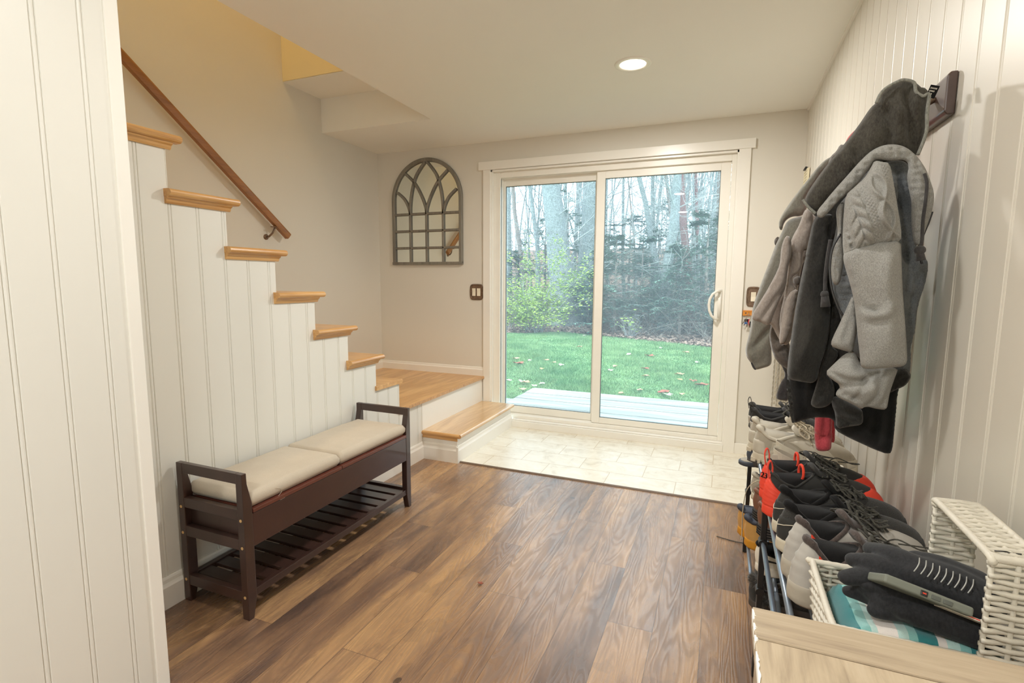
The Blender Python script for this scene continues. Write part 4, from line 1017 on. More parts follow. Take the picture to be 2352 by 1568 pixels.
def catmull(pts, n):
    pts = [Vector(p) for p in pts]; P_ = [pts[0]]+pts+[pts[-1]]; out = []
    for i in range(1, len(P_)-2):
        a, b_, c_, d_ = P_[i-1:i+3]
        for k in range(n):
            t = k/n; out.append(.5*((2*b_)+(c_-a)*t+(2*a-5*b_+4*c_-d_)*t*t+(3*b_-a-3*c_+d_)*t**3))
    out.append(pts[-1]); return out
def pull_tab(sh, mat, h_=.024):
    c = sh.C(0); pts = catmull([c+Vector((-.007, 0, -.02)), c+Vector((-.012, 0, h_*.5)), c+Vector((-.006, 0, h_)), c+Vector((.0, 0, h_*.5)), c+Vector((0, 0, -.004))], 6)
    link('pull_tab', MB().tube(pts, .0065, 8, flat=.22, up=(1, 0, 0)), SHM[mat], sh.root, smooth=True)
ST = TZ[3]+.0072
def heel(px, py, z): return at_z(px, py, z)
# pair: grey runners nearest the basket
GA = dict(L=.300, W=.047, sole_h=.045, sole_t=.028, hh=.130, dip=.092, th=.122, cx0=.10, cx1=.43, Wc=.030, upper='grey', sole='greysole', lining='plum', collar='plum', flare=.0, pad=.006, ridges=5, lace='lace_black', laces=True)
for px, py, deg, lab in ((.146, 1.088, 15, 'pale grey runner with sculpted heel, nearest the wicker basket'), (.145, 1.175, 20, 'pale grey runner with sculpted heel and inner tag, second from the basket')):
    sh = Shoe('running_shoe', lab, 'shoe', group='pair of pale grey runners', **GA)
    sh.overlay('heel_piping', 'redfab', 2*PI-.95, 2*PI-.80, .60, .92, .0022, 6, 6, 'orange side accent')
    sh.overlay('heel_piping', 'redfab', .80, .95, .60, .92, .0022, 6, 6, 'orange side accent')
    link('size_tag', MB().box(.098, .1, -.012, .012, .085, .108), SHM['white'], sh.root)
    sh.place((px, py, ST), deg)
BK = dict(L=.312, W=.048, sole_h=.036, sole_t=.024, hh=.116, dip=.084, th=.112, cx0=.07, cx1=.42, Wc=.030, upper='blackmesh', sole='cream', lining='dark', collar='dark', pad=.008)
for px, py, deg, lab in ((.143, 1.292, 14, 'black mesh runner with cream sole, beside the grey runners'), (.143, 1.385, 17, 'black mesh runner with cream sole, beside the red and black basketball shoes')):
    sh = Shoe('running_shoe', lab, 'shoe', group='pair of black mesh runners', **BK)
    sh.overlay('heel_counter', 'black', -.95, .95, .02, .62, .002, 24, 8)
    sh.overlay('toe_bumper', 'black', PI-.6, PI+.6, .0, .22, .0018, 18, 5)
    sh.overlay('side_panel', 'black', 1.55, 2.3, .35, .95, .0015, 10, 8)
    sh.overlay('side_panel', 'black', 2*PI-2.3, 2*PI-1.55, .35, .95, .0015, 10, 8)
    mb = MB(); mb.tube([sh.U(a % (2*PI), .34+.22*abs(a))+sh.nrm(a % (2*PI), .34+.22*abs(a))*.0025 for a in np.linspace(-1.05, 1.05, 24)], .0011, 5)
    link('heel_piping', mb, SHM['cream'], sh.root, smooth=True)
    sh.place((px, py, ST), deg)
RD = dict(L=.300, W=.049, sole_h=.034, sole_t=.024, hh=.118, dip=.092, th=.122, cx0=.07, cx1=.41, Wc=.030, upper='black', sole='red', lining='dark', collar='black', pad=.004)
for k, (px, py, deg, lab) in enumerate(((.126, 1.490, 13, 'black basketball shoe with orange red heel and white insert, next to the black runners'), (.126, 1.602, 9, 'black basketball shoe with orange red heel numbered 23, next to the white sandals'))):
    sh = Shoe('basketball_shoe', lab, 'shoe', group='pair of black and orange red basketball shoes', **RD)
    sh.overlay('heel_counter', 'red', -1.25, 1.25, lambda t: 0, lambda t: .90-1.2*abs(t-.5), .003, 30, 16, 'ribbed orange red heel', wave=.0009)
    sh.overlay('toe_panel', 'red', PI-.42, PI-.05, .12, .55, .0018, 10, 8, 'orange red toe stripe')
    sh.overlay('toe_panel', 'red', PI+.05, PI+.80, .06, .50, .0018, 12, 8, 'orange red toe stripe')
    sh.overlay('toe_bumper', 'black', PI-.5, PI+.5, .0, .14, .002, 14, 4)
    pull_tab(sh, 'redfab', .034)
    o = link('sole_insert', MB().box(.012, .075, -.0565, -.046, .010, .030), SHM['white'], sh.root, bevel=.004, label='white sole insert')
    mb = MB().tube([sh.C(PI)+Vector((-.030, .016*math.cos(a), .014+.020*math.sin(a)-.012)) for a in np.linspace(0, 2*PI, 20, endpoint=False)], .0035, 8, closed=True)
    link('tongue_loop', mb, SHM['redfab'], sh.root, smooth=True, label='orange red tongue edge')
    if k == 1:
        tx = bpy.data.curves.new('heel_number', 'FONT'); tx.body = '23'; tx.size = .021; tx.extrude = .0012; tx.align_x = 'CENTER'; tx.align_y = 'CENTER'
        to = bpy.data.objects.new('text_tmp', tx); COL.objects.link(to); bpy.context.view_layer.update()
        me = bpy.data.meshes.new_from_object(to.evaluated_get(bpy.context.evaluated_depsgraph_get())); bpy.data.objects.remove(to)
        me.materials.clear(); me.materials.append(SHM['dark']); no = bpy.data.objects.new('heel_number', me); COL.objects.link(no); no.parent = sh.root
        pa = sh.U(2*PI-.30, .46)+sh.nrm(2*PI-.30, .46)*.0045; nn_ = sh.nrm(2*PI-.30, .46); zx = Vector((0, 0, 1)); rx = zx.cross(nn_).normalized(); ux = nn_.cross(rx)
        no.matrix_local = Matrix.Translation(pa)@Matrix((rx, ux, nn_)).transposed().to_4x4()
    if k == 0:
        link('badge', MB().box(.035, .058, -.0475, -.045, .070, .092), SHM['dark'], sh.root, bevel=.001)
    sh.place((px, py, ST), deg)
# white strappy sandals
def sandal(label, p, deg, mat='beigepale', sole='cream', heelstrap=True, group='pair of white sandals', L=.25, W=.042, name='sandal'):
    t = thing(name, label, 'sandal', p, R(deg), group); PHs = [2*PI*i/36 for i in range(36)]
    def ot(ph, k=1.0):
        tt = (1-math.cos(ph))/2; return (tt*L*k+L*(1-k)/2, W*hw(tt)*(1 if ph <= PI else -1)*k)
    rings = [[(*ot(ph, k), z) for ph in PHs] for k, z in ((.95, 0), (1, .006), (1, .016), (.96, .020))]
    link('sole', MB().loft(rings), SHM[sole], t, smooth=True)
    link('footbed', MB().loft([[(*ot(ph, .93), z) for ph in PHs] for z in (.019, .022)]), SHM['beige'], t, smooth=True)
    def strap(x, w_, h_, lean=0, nm_='strap'):
        mb = MB(); ring = []
        yw = W*hw(x/L)*1.0
        for a in np.linspace(0, PI, 15):
            cx, cy, cz = x+lean*math.sin(a), yw*math.cos(a), .012+h_*math.sin(a)**.8
            ring.append([(cx-w_/2, cy, cz), (cx-w_/2, cy*1.03, cz+.003), (cx+w_/2, cy*1.03, cz+.003), (cx+w_/2, cy, cz)])
        mb.loft(ring); link(nm_, mb, SHM[mat], t, smooth=False)
    strap(L*.70, .030, .040)
    if heelstrap:
        strap(L*.42, .018, .058, -.01)
        pts = catmull([(L*.46, -W*.80, .020), (L*.25, -W*.74, .075), (L*.06, -W*.5, .098), (L*.0, 0, .104), (L*.06, W*.5, .098), (L*.25, W*.74, .075), (L*.46, W*.80, .020)], 6)
        link('heel_strap', MB().loft([[q_+Vector((0, 0, -.011)), q_+Vector((-.002, 0, -.011)), q_+Vector((-.002, 0, .011)), q_+Vector((0, 0, .011))] for q_ in pts]), SHM[mat], t, smooth=False)
        for sg in (-1, 1):
            pts = catmull([(L*.03, sg*W*.5, .018), (L*.015, sg*W*.52, .06), (L*.03, sg*W*.42, .10)], 5)
            link('heel_side', MB().loft([[q_+Vector((-.016, 0, 0)), q_+Vector((-.016, .002, 0)), q_+Vector((.016, .002, 0)), q_+Vector((.016, 0, 0))] for q_ in pts]), SHM[mat], t)
        pts = [Vector((L*.30, W*.80, .062+.010*math.sin(a)))+Vector((.011*math.cos(a), 0, 0)) for a in np.linspace(0, 2*PI, 16, endpoint=False)]
        link('buckle', MB().tube(pts, .0015, 6, closed=True), M['chrome'], t, smooth=True)
    return t
sandal('white strappy sandal with buckle, between the basketball shoes and the beige sneakers', (.172, 1.735, ST+.0), 2)
sandal('white strappy sandal, its strap showing past the beige sneaker toe', (.186, 1.832, ST), 0)
# beige sneakers
BG = dict(L=.312, W=.050, cx0=.05, cx1=.44, Wc=.031, sole_h=.034, sole_t=.026, hh=.120, dip=.088, th=.112, upper='beige', sole='cream', lining='beige', collar='beigepale', lace='lace_beige', pad=.008)
for px, py, deg, lab in ((.126, 1.965, -9, 'worn beige suede sneaker with chunky sole, above the white sandals'), (.116, 2.078, -6, 'worn beige suede sneaker, the farther one of its pair')):
    sh = Shoe('sneaker', lab, 'shoe', group='pair of worn beige sneakers', **BG)
    sh.overlay('heel_counter', 'beigepale', -.8, .8, .0, .5, .002, 22, 8)
    sh.overlay('toe_guard', 'beigepale', PI-.62, PI+.62, .0, .20, .002, 18, 5)
    sh.overlay('side_panel', 'beigepale', 2*PI-2.35, 2*PI-1.75, .0, .85, .0018, 10, 10)
    mb = MB()
    for i in range(9): mb.box(.004+i*.016, .013+i*.016, -.051*hw((.008+i*.016)/.315)-.003, -.05*hw((.008+i*.016)/.315)+.004, -.0005, .012)
    for i in range(5): mb.box(-.003, .004, -.02+i*.009, -.015+i*.009, -.0005, .014)
    link('tread_lugs', mb, SHM['cream'], sh.root)
    sh.place((px, py, ST), deg)
# brown slip on behind, black trail shoes at the far end
BR = dict(L=.29, W=.052, sole_h=.026, sole_t=.020, hh=.088, dip=.066, th=.086, laces=False)
sh = Shoe('loafer', 'tan and brown shoe whose rounded toe shows under the pink cuff', 'shoe', upper='brown', sole='darksole', lining='beige', collar='beige', tongue=True, **BR); sh.place((.150, 2.182, ST), -4)
sh.overlay('toe_guard', 'beige', PI-.9, PI+.9, .15, .75, .0015, 18, 8)
for px, py, deg, lab in ((.132, 2.285, 0, 'black trail shoe with a pull loop, second from the far end of the top tier'), (.130, 2.385, 2, 'black trail shoe with a pull loop, last on the top tier by the door wall')):
    sh = Shoe('trail_shoe', lab, 'shoe', group='pair of black trail shoes', upper='blackmesh', sole='darksole', lining='dark', collar='black', lace='lace_black', **{**BR, 'laces': True, 'hh': .108, 'dip': .076, 'th': .098, 'L': .30, 'pad': .008})
    sh.overlay('heel_counter', 'greysole', -.7, .7, .0, .40, .002, 18, 6); pull_tab(sh, 'lace_black', .030)
    sh.place((px, py, ST), deg)
# lower tiers
Z1, Z2, Z3 = TZ[0]+.0072, TZ[1]+.0072, TZ[2]+.0072
for px, py, lab in ((1722, 1250, 'tan nubuck boot with navy collar and amber sole, nearer one low on the rack'), (1706, 1224, 'tan nubuck boot with navy collar and amber sole, farther one low on the rack')):
    sh = Shoe('ankle_boot', lab, 'boot', group='pair of tan boots with amber soles', L=.29, W=.056, sole_h=.042, sole_t=.03, hh=.126, dip=.108, th=.125, cx1=.42, Wc=.034, upper='tan', sole='amber', lining='navy', collar='navy', laces=True, pad=.010, lace='lace_black')
    sh.overlay('ankle_cuff', 'navy', -2.2, 2.2, .80, 1.0, .004, 30, 6)
    p = heel(px, py, Z1); sh.place((p.x-.024, p.y-.02, Z1), 8)
for px, py, lab in ((1753, 1236, 'brown leather shoe with grooved dark sole, nearer of the pair on the third tier up'), (1742, 1200, 'brown leather shoe with grooved dark sole, farther of the pair on the third tier up')):
    sh = Shoe('leather_shoe', lab, 'shoe', group='pair of brown leather shoes', upper='brown', sole='darksole', lining='dark', collar='brown', **{**BR, 'sole_h': .046, 'hh': .105, 'dip': .08})
    mb = MB()
    for zz in (.012, .020, .028, .036): mb.tube([(*sh.out(a % (2*PI), 1.005), zz) for a in np.linspace(-1.6, 1.6, 26)], .0016, 5)
    link('sole_ribs', mb, SHM['dark'], sh.root, smooth=True); p = heel(px, py, Z3); sh.place((p.x-.018, p.y+.01, Z3), 8)
sh = Shoe('sneaker', 'white sneaker with two black stripes on its heel, below the brown leather shoes', 'shoe', upper='white', sole='white', lining='dark', collar='dark', L=.28, W=.05, hh=.095, dip=.066, th=.09)
for q0, q1 in ((.30, .42), (.62, .74)): sh.overlay('stripe', 'black', -1.35, -.35, q0, q1, .0015, 12, 3, 'black stripe')
p = heel(1742, 1312, Z2); sh.place((p.x-.012, p.y, Z2), 10)
sh = Shoe('sneaker', 'dull grey lace up sneaker with a dangling lace, under the far top tier', 'shoe', upper='beige', sole='cream', lining='dark', collar='beige', L=.28, W=.05, hh=.098, dip=.07, th=.094, lace='lace_beige')
mb = MB().tube(catmull([(.10, -.03, .09), (.02, -.06, .10), (-.02, -.05, .06), (-.03, -.045, -.02), (-.028, -.04, -.10), (-.03, -.05, -.13)], 6), .0028, 6, flat=.6); link('loose_lace', mb, SHM['lace_beige'], sh.root, smooth=True)
p = heel(1738, 1150, Z3); sh.place((p.x-.020, p.y, Z3), 6)
for px, py, zt, lab, deg in ((1798, 1300, Z3, 'flat black clog with its heel just behind the steel rails', 14), (1806, 1352, Z3, 'flat black slide lying nearest the dresser under the grey runners', 14)):
    sh = Shoe('clog', lab, 'shoe', upper='darksole', sole='darksole', lining='dark', collar='darksole', laces=False, tongue=False, L=.26, W=.046, hh=.050, dip=.044, th=.060, sole_h=.03, pad=.004); p = heel(px, py, zt); sh.place((p.x, p.y, zt), deg)
p = heel(1722, 1066, Z3); sandal('dark blue grey flip flop sticking out of the far end of the rack', (p.x-.045, p.y-.02, Z3), 20, 'blue_grey', 'blue_grey', False, None, .26, .045, 'flip_flop')
sh = Shoe('slipper', 'dark rubber shoe at the far end of the third tier up', 'shoe', upper='blue_grey', sole='darksole', lining='dark', collar='blue_grey', laces=False, tongue=False, L=.26, W=.048, hh=.075, dip=.06, th=.075); sh.place((.130, 2.34, Z3), 10)
# furry pompom boot on the floor end
sh = Shoe('ankle_boot', 'black and grey lace up boot with a furry pompom, lowest by the dresser', 'boot', upper='blackmesh', sole='darksole', lining='dark', collar='fur', L=.26, W=.05, hh=.10, dip=.09, th=.10, cx1=.42, laces=True, pad=.010)
rnd = random.Random(4)
for k_, (cx_, cy_, cz_, rr_) in enumerate(((.012, -.052, .125, .037), (.030, -.075, .075, .026))):
    mb = MB(); mb.sphere((cx_, cy_, cz_), rr_*.5, 6)
    for i in range(1100):
        d_ = Vector((rnd.gauss(0, 1), rnd.gauss(0, 1), rnd.gauss(0, 1))).normalized(); a = Vector((cx_, cy_, cz_))+d_*rr_*.3; b_ = Vector((cx_, cy_, cz_))+d_*rr_*rnd.uniform(.85, 1.15)+Vector((rnd.gauss(0, .003), rnd.gauss(0, .003), -.002)); q_ = d_.orthogonal().normalized()*.0012; w_ = d_.cross(q_)
        mb.add([a+q_, a-q_*.5+w_, a-q_*.5-w_, b_], [(0, 1, 3), (1, 2, 3), (2, 0, 3)])
    link('pompom', mb, SHM['fur'], sh.root, label='black and grey furry pompom')
sh.place((.132, 1.80, Z1), 14)
# black cord end on the floor left of the boots
cp = [at_z(1646, 1231, .003), at_z(1662, 1236, .004), at_z(1680, 1241, .003), at_z(1702, 1246, .004), at_z(1725, 1250, .004)]
tag(link('shoelace', MB().tube(catmull(cp, 5), .0022, 6), SHM['lace_black'], smooth=True), 'loose black lace lying on the planks beside the tan boots', 'lace')

# ------------------------------------------------------------------ dresser at the lower right
DX, DY, DT = .056, .700, .800
N = NT('whitewashed_plank'); o_ = N.obj(); nn = N.noise(N.mapv(o_, (2.2, 16, 9)), 1.6, 5, .6, .7); f2 = N.noise(N.mapv(o_, (7, 190, 90)), 1, 3, .65)
N.col(N.ramp(N.math('ADD', N.math('MULTIPLY', nn, .75), N.math('MULTIPLY', f2, .3)), [(.34, rgb(142, 126, 108)), (.52, rgb(176, 158, 134)), (.72, rgb(196, 180, 156))])); N.bump(f2, .25, .001); M['wash'] = N.set(.45, spec=.45)
N = NT('whitewashed_plank_cross'); o_ = N.obj(); nn = N.noise(N.mapv(o_, (14, 2.6, 9)), 1.6, 5, .6, .7); f2 = N.noise(N.mapv(o_, (170, 7, 90)), 1, 3, .65)
kn = N.math('GREATER_THAN', N.noise(N.mapv(o_, (30, 5, 3)), 1, 2, .5, .6), .70)
c_ = N.ramp(N.math('ADD', N.math('MULTIPLY', nn, .75), N.math('MULTIPLY', f2, .3)), [(.34, rgb(160, 142, 120)), (.52, rgb(190, 172, 146)), (.72, rgb(206, 190, 166))]); N.col(N.mix(N.math('MULTIPLY', kn, .7), c_, rgb(112, 92, 76))); N.bump(f2, .25, .001); M['wash_x'] = N.set(.45, spec=.45)
dr = thing('dresser', 'low light whitewashed wood cabinet cut off at the lower right', 'cabinet', (.25, .42, 0)); DI_ = Matrix.Translation(-Vector(dr.location))
def DP(name, mb, mat, **kw):
    o = link(name, mb, mat, dr, **kw); o.matrix_parent_inverse = DI_; return o
DP('top_frame', MB().box(DX, .448, DY-.062, DY, DT-.028, DT), M['wash'], bevel=.002)
DP('top_board', MB().box(DX, .448, .16, DY-.0635, DT-.028, DT-.0012), M['wash_x'], bevel=.0015)
DP('side_panel', MB().box(DX+.006, DX+.024, .17, DY-.008, .03, DT-.028), M['wash'], bevel=.001)
DP('side_panel', MB().box(.425, .443, .17, DY-.008, .03, DT-.028), M['wash'])
DP('back_panel', MB().box(DX+.024, .425, DY-.02, DY-.008, .03, DT-.028), M['wash'])
DP('cabinet_front', MB().box(DX+.024, .425, .17, .19, .03, DT-.028), M['wash'])
DP('plinth', MB().box(DX+.02, .43, .19, DY-.03, 0, .03), M['wash'])
rnd = random.Random(8); mb = MB()      # worn chips along the left edge
for a, b_ in ((.693, .672), (.664, .650), (.640, .628), (.610, .560), (.548, .520), (.500, .46)):
    n_ = 16; pts = []
    for i in range(n_): pts.append((DX-.0006, a+(b_-a)*i/(n_-1)))
    for i in range(n_-1, -1, -1): pts.append((DX+.0008+rnd.uniform(0, .003)*math.sin(PI*(i+.5)/n_), a+(b_-a)*i/(n_-1)))
    mb.prism(pts, 2, DT-.010, DT+.0004)
DP('worn_edge', mb, plain('bare_white_chip', (244, 242, 236), .8, bump=.2), label='white chipped edge')

# ------------------------------------------------------------------ wicker basket
BXa, BXb, BYa, BYb, BZ0, BZ1, HZ = .190, .412, .855, 1.055, .600, .702, .852
bk = thing('wicker_basket', 'white wicker basket with a tall wide handle holding towels and gloves', 'basket', ((BXa+BXb)/2, (BYa+BYb)/2, BZ0)); BKI = Matrix.Translation(-Vector(bk.location))
def KP(name, mb, **kw):
    o = link(name, mb, M['wicker'], bk, smooth=True, **kw); o.matrix_parent_inverse = BKI; return o
def weave(O, u, v, w, h, rows, stakes, r=.0034, amp=.0034, flat=1.0, bow=0):
    O, u, v = Vector(O), Vector(u).normalized(), Vector(v).normalized(); nn_ = u.cross(v); mb = MB(); rnd = random.Random(int(O.x*1e3+O.z*777))
    for i in range(stakes):
        a = w*(i/(stakes-1)) if stakes > 1 else w/2
        mb.tube([O+u*a+v*(h*k/6)+nn_*bow*math.sin(PI*k/6) for k in range(7)], .0034, 7)
    for j in range(rows):
        z = h*(j+.5)/rows; pts = []
        n_ = max(10, (stakes-1)*6)
        for k in range(n_+1):
            a = -.003+(w+.006)*k/n_; ph = PI*(stakes-1)*k/n_+(PI if j % 2 else 0)
            pts.append(O+u*a+v*(z+rnd.uniform(-.0004, .0004))+nn_*(amp*math.sin(ph+PI/2)+bow*math.sin(PI*z/h)))
        mb.tube(pts, r*rnd.uniform(.9, 1.08), 6)
    return mb
def wrapped(pts, r=.006):
    pts = catmull(pts, 22); return MB().tube(pts, [r*(1+.10*(i % 2)) for i in range(len(pts))], 10)
w_, d_ = BXb-BXa, BYb-BYa
KP('side_weave', weave((BXa, BYa, BZ0), (0, 1, 0), (-.10, 0, 1), d_, BZ1-BZ0, 12, 9))
KP('side_weave', weave((BXa, BYb, BZ0), (1, 0, 0), (0, 0, 1), w_-.055, BZ1-BZ0, 12, 9))
KP('side_weave', weave((BXa, BYa, BZ0), (1, 0, 0), (0, 0, 1), w_-.055, BZ1-BZ0, 12, 9))
KP('side_weave', weave((BXb, BYa, BZ0), (0, 1, 0), (0, 0, 1), d_, BZ1-BZ0, 12, 9))
KP('handle_post', weave((BXb-.056, BYa, BZ0), (1, 0, 0), (0, 0, 1), .056, HZ-BZ0-.004, 31, 3, .0038, .0030))
KP('handle_post', weave((BXb-.056, BYb, BZ0), (1, 0, 0), (0, 0, 1), .056, HZ-BZ0-.004, 31, 3, .0038, .0030))
KP('handle_bar', weave((BXb-.056, BYa, HZ), (1, 0, 0), (0, 1, 0), .056, d_, 26, 3, .0037, .0026))
for x in (BXb-.057, BXb+.001): KP('handle_rim', wrapped([(x, BYa-.001, HZ-.008), (x, BYa+.006, HZ), (x, (BYa+BYb)/2, HZ+.001), (x, BYb-.006, HZ), (x, BYb+.001, HZ-.008)], .0050))
for y in (BYa, BYb): KP('handle_rim', wrapped([(BXb-.057, y, HZ-.001), (BXb-.028, y, HZ), (BXb+.001, y, HZ-.001)], .0055))
KP('rim', wrapped([(BXb-.056, BYa, BZ1), (BXa, BYa, BZ1), (BXa-.009, BYa+.006, BZ1), (BXa-.010, (BYa+BYb)/2, BZ1), (BXa-.009, BYb-.006, BZ1), (BXa, BYb, BZ1), (BXb-.056, BYb, BZ1)], .0052))
KP('base', MB().box(BXa, BXb, BYa, BYb, BZ0-.003, BZ0+.002))
o = link('wire_tie', MB().tube(catmull([(BXb-.05, BYa+.012, HZ+.005), (BXb-.040, BYa+.008, HZ+.008), (BXb-.032, BYa+.013, HZ+.005), (BXb-.022, BYa+.010, HZ+.007)], 5), .0009, 5), M['blackplastic'], bk); o.matrix_parent_inverse = BKI
# striped towel
N = NT('striped_terry_towel'); o_ = N.obj(); sp = N.n('ShaderNodeSeparateXYZ'); N.l(o_, sp.inputs[0])
xx = N.math('MULTIPLY', N.math('ADD', N.math('ADD', sp.outputs[0], N.math('MULTIPLY', N.noise(o_, 12, 2), .006)), -.195), 4.6)
nd = N.n('ShaderNodeValToRGB'); cr_ = nd.color_ramp; cr_.interpolation = 'CONSTANT'
teal, aqua, pale, wht = rgb(58, 134, 138), rgb(140, 196, 192), rgb(190, 220, 214), rgb(236, 228, 222)
stops = [(0, teal), (.14, aqua), (.20, pale), (.24, wht), (.36, pale), (.42, aqua), (.47, teal), (.58, wht), (.63, pale), (.70, aqua), (.76, teal), (.95, wht)]
while len(cr_.elements) < len(stops): cr_.elements.new(.5)
for e_, (p_, c_) in zip(cr_.elements, stops): e_.position = p_; e_.color = c_
N.l(xx, nd.inputs[0]); N.col(nd.outputs[0]); N.bump(N.noise(o_, 900, 2), .8, .0012); M['towel'] = N.set(.95, sheen=.4, spec=.1)
def lump(x0, x1, y0, y1, z0, ztop, seed, n=30, amp=.006):
    mb = MB(); V = []
    for i in range(n+1):
        for j in range(n+1):
            u, v = i/n, j/n; e = min(u, 1-u, v, 1-v); k = math.sqrt(max(0, 1-(1-min(1, e/.14))**2)); x = x0+(x1-x0)*u; y = y0+(y1-y0)*v
            V.append((x, y, z0+(ztop(u, v)-z0)*k+amp*k*mnoise.noise(Vector((x*18, y*18, seed)))))
    for i in range(n+1):
        for j in range(n+1): V.append((x0+(x1-x0)*i/n, y0+(y1-y0)*j/n, z0-.002))
    w = n+1; F = []
    for i in range(n):
        for j in range(n): a = i*w+j; F += [(a, a+w, a+w+1, a+1), (a+w*w, a+1+w*w, a+w+1+w*w, a+w+w*w)]
    for i in range(n):
        for a, b_ in ((i, i+1), (n*w+i, n*w+i+1)): F.append((a, b_, b_+w*w, a+w*w))
        for a, b_ in ((i*w, (i+1)*w), (i*w+n, (i+1)*w+n)): F.append((a, b_, b_+w*w, a+w*w))
    return mb.add(V, F)
tag(link('striped_towel', lump(BXa+.008, BXb-.008, BYa+.012, BYb-.010, BZ0+.010, lambda u, v: .690+.010*math.sin(PI*u)-.010*v, 3), M['towel'], smooth=True), 'teal and white striped towel folded inside the wicker basket', 'towel')
# ---- gloves: skinned as one surface by remeshing joined fingers and palm
M['glove'] = fabric('black_softshell_glove', (50, 51, 54), (34, 34, 36), .6, 800, .8, .12, .3)
M['grip'] = plain('silver_grip_lines', (176, 176, 172), .5, bump=0)
def glove(label, chains, loc, mat='glove'):
    t = thing('winter_glove', label, 'glove', loc, 0, 'pair of black winter gloves'); mb = MB()
    for pts, rr_ in chains:
        P_ = catmull([Vector(p)-Vector(loc) for p in pts], 5); n_ = len(P_); rs = [1.42*float(np.interp(i/(n_-1), np.linspace(0, 1, len(rr_)), rr_)) for i in range(n_)]
        mb.tube(P_, rs, 14, flat=.78, up=(0, 0, 1)); mb.sphere(P_[0], rs[0]*.97, 8, (1, 1, .8)); mb.sphere(P_[-1], rs[-1]*.97, 8, (1, 1, .8))
    o = link('glove_body', mb, M[mat], t, smooth=True); r_ = o.modifiers.new('skin', 'REMESH'); r_.mode = 'VOXEL'; r_.voxel_size = .0028; r_.use_smooth_shade = True
    s_ = o.modifiers.new('sm', 'SMOOTH'); s_.factor = .6; s_.iterations = 6
    return t
def gz(x, y, z): return at_z(x, y, z)
g1 = glove('black winter glove with silver grip lines, upper one in the basket', [
    ([gz(1946, 1326, .745), gz(1985, 1322, .752), gz(2040, 1322, .758), gz(2090, 1335, .758)], [.0105, .0125, .0125, .014]),
    ([gz(1962, 1286, .760), gz(1995, 1290, .768), gz(2045, 1302, .770), gz(2095, 1320, .766)], [.0105, .0125, .013, .015]),
    ([gz(2004, 1262, .770), gz(2040, 1272, .780), gz(2090, 1292, .782), gz(2140, 1318, .776)], [.011, .0135, .014, .016]),
    ([gz(2085, 1312, .768), gz(2130, 1326, .768), gz(2185, 1346, .764), gz(2245, 1372, .758)], [.021, .026, .028, .026]),
    ([gz(2110, 1290, .775), gz(2160, 1308, .775), gz(2235, 1340, .768)], [.015, .019, .020])], gz(2100, 1330, .73))
g2 = glove('black winter glove, lower one in the basket with its thumb up', [
    ([gz(1950, 1358, .712), gz(1972, 1362, .715), gz(2010, 1376, .718), gz(2060, 1395, .722)], [.008, .010, .011, .013]),
    ([gz(1972, 1345, .728), gz(2000, 1358, .730), gz(2030, 1378, .728), gz(2075, 1398, .728)], [.008, .0105, .011, .014]),
    ([gz(1985, 1340, .744), gz(2025, 1346, .746), gz(2075, 1362, .744), gz(2120, 1388, .738)], [.007, .011, .013, .015]),
    ([gz(2012, 1402, .712), gz(2040, 1402, .715), gz(2075, 1404, .718), gz(2110, 1412, .722)], [.0095, .012, .013, .016]),
    ([gz(2075, 1388, .728), gz(2130, 1402, .728), gz(2190, 1424, .722), gz(2245, 1448, .716)], [.019, .024, .024, .022])], gz(2100, 1400, .69))
mb = MB()
for k in range(9):
    x0 = 2112+k*15.5; y0 = 1283+k*6.2
    pts = [gz(x0, y0-2, .806-.0022*k), gz(x0-1, y0+10, .807-.002*k), gz(x0-6, y0+20, .803-.002*k), gz(x0-13, y0+29, .797-.002*k)]
    mb.tube(catmull([p-Vector(g1.location) for p in pts], 5), .0008, 5)
link('grip_lines', mb, M['grip'], g1, smooth=True, label='thin silver grip lines')
# phone on edge between the gloves
ph = thing('phone', 'phone in a grey green rugged case tucked between the gloves', 'phone', (0, 0, 0))
a, b_ = gz(2033, 1316, .797), gz(2240, 1397, .772); ax = (b_-a).normalized(); L_ = (b_-a).length
tilt = ray(2140, 1352).normalized(); tilt = (tilt-ax*tilt.dot(ax)).normalized(); nz_ = ax.cross(tilt).normalized()
if nz_.z < 0: nz_ = -nz_
tilt = (tilt-nz_*.10).normalized(); nz_ = ax.cross(tilt).normalized(); nz_ = nz_ if nz_.z > 0 else -nz_
Mx = Matrix((ax, tilt, nz_)).transposed().to_4x4(); ph.matrix_world = Matrix.Translation(a)@Mx
link('case', MB().box(0, L_*.99, -.002, .070, -.013, 0), plain('grey_green_case', (118, 122, 112), .6, bump=.1), ph, bevel=.003, seg=3)
link('screen', MB().box(.006, L_-.008, .004, .064, 0, .0008), plain('dark_glass', (24, 26, 30), .1, bump=0), ph)
link('power_button', MB().box(L_*.41, L_*.49, -.0032, -.001, -.0105, -.0030), M['blackplastic'], ph, bevel=.0008)
link('button_accent', MB().box(L_*.43, L_*.47, -.0038, -.003, -.0075, -.0058), SHM['red'], ph, label='orange button accent')
for x in (L_*.53, L_*.66): link('volume_button', MB().box(x, x+L_*.10, -.0034, -.001, -.0098, -.0036), plain('case_button', (92, 96, 90), .6, bump=0), ph, bevel=.0008)
# thin notebooks below the phone
tag(link('envelope', MB().box(0, .075, -.001, .05, -.001, .0025), [SHM['white']], bevel=.0005), 'white card with an orange edge peeking out below the phone', 'card')
ev = bpy.data.objects['envelope']; ev.matrix_world = Matrix.Translation(gz(2166, 1393, .762))@Mx
link('edge_band', MB().box(0, .075, -.0014, -.0008, .0005, .0018), SHM['red'], ev, label='orange edge')
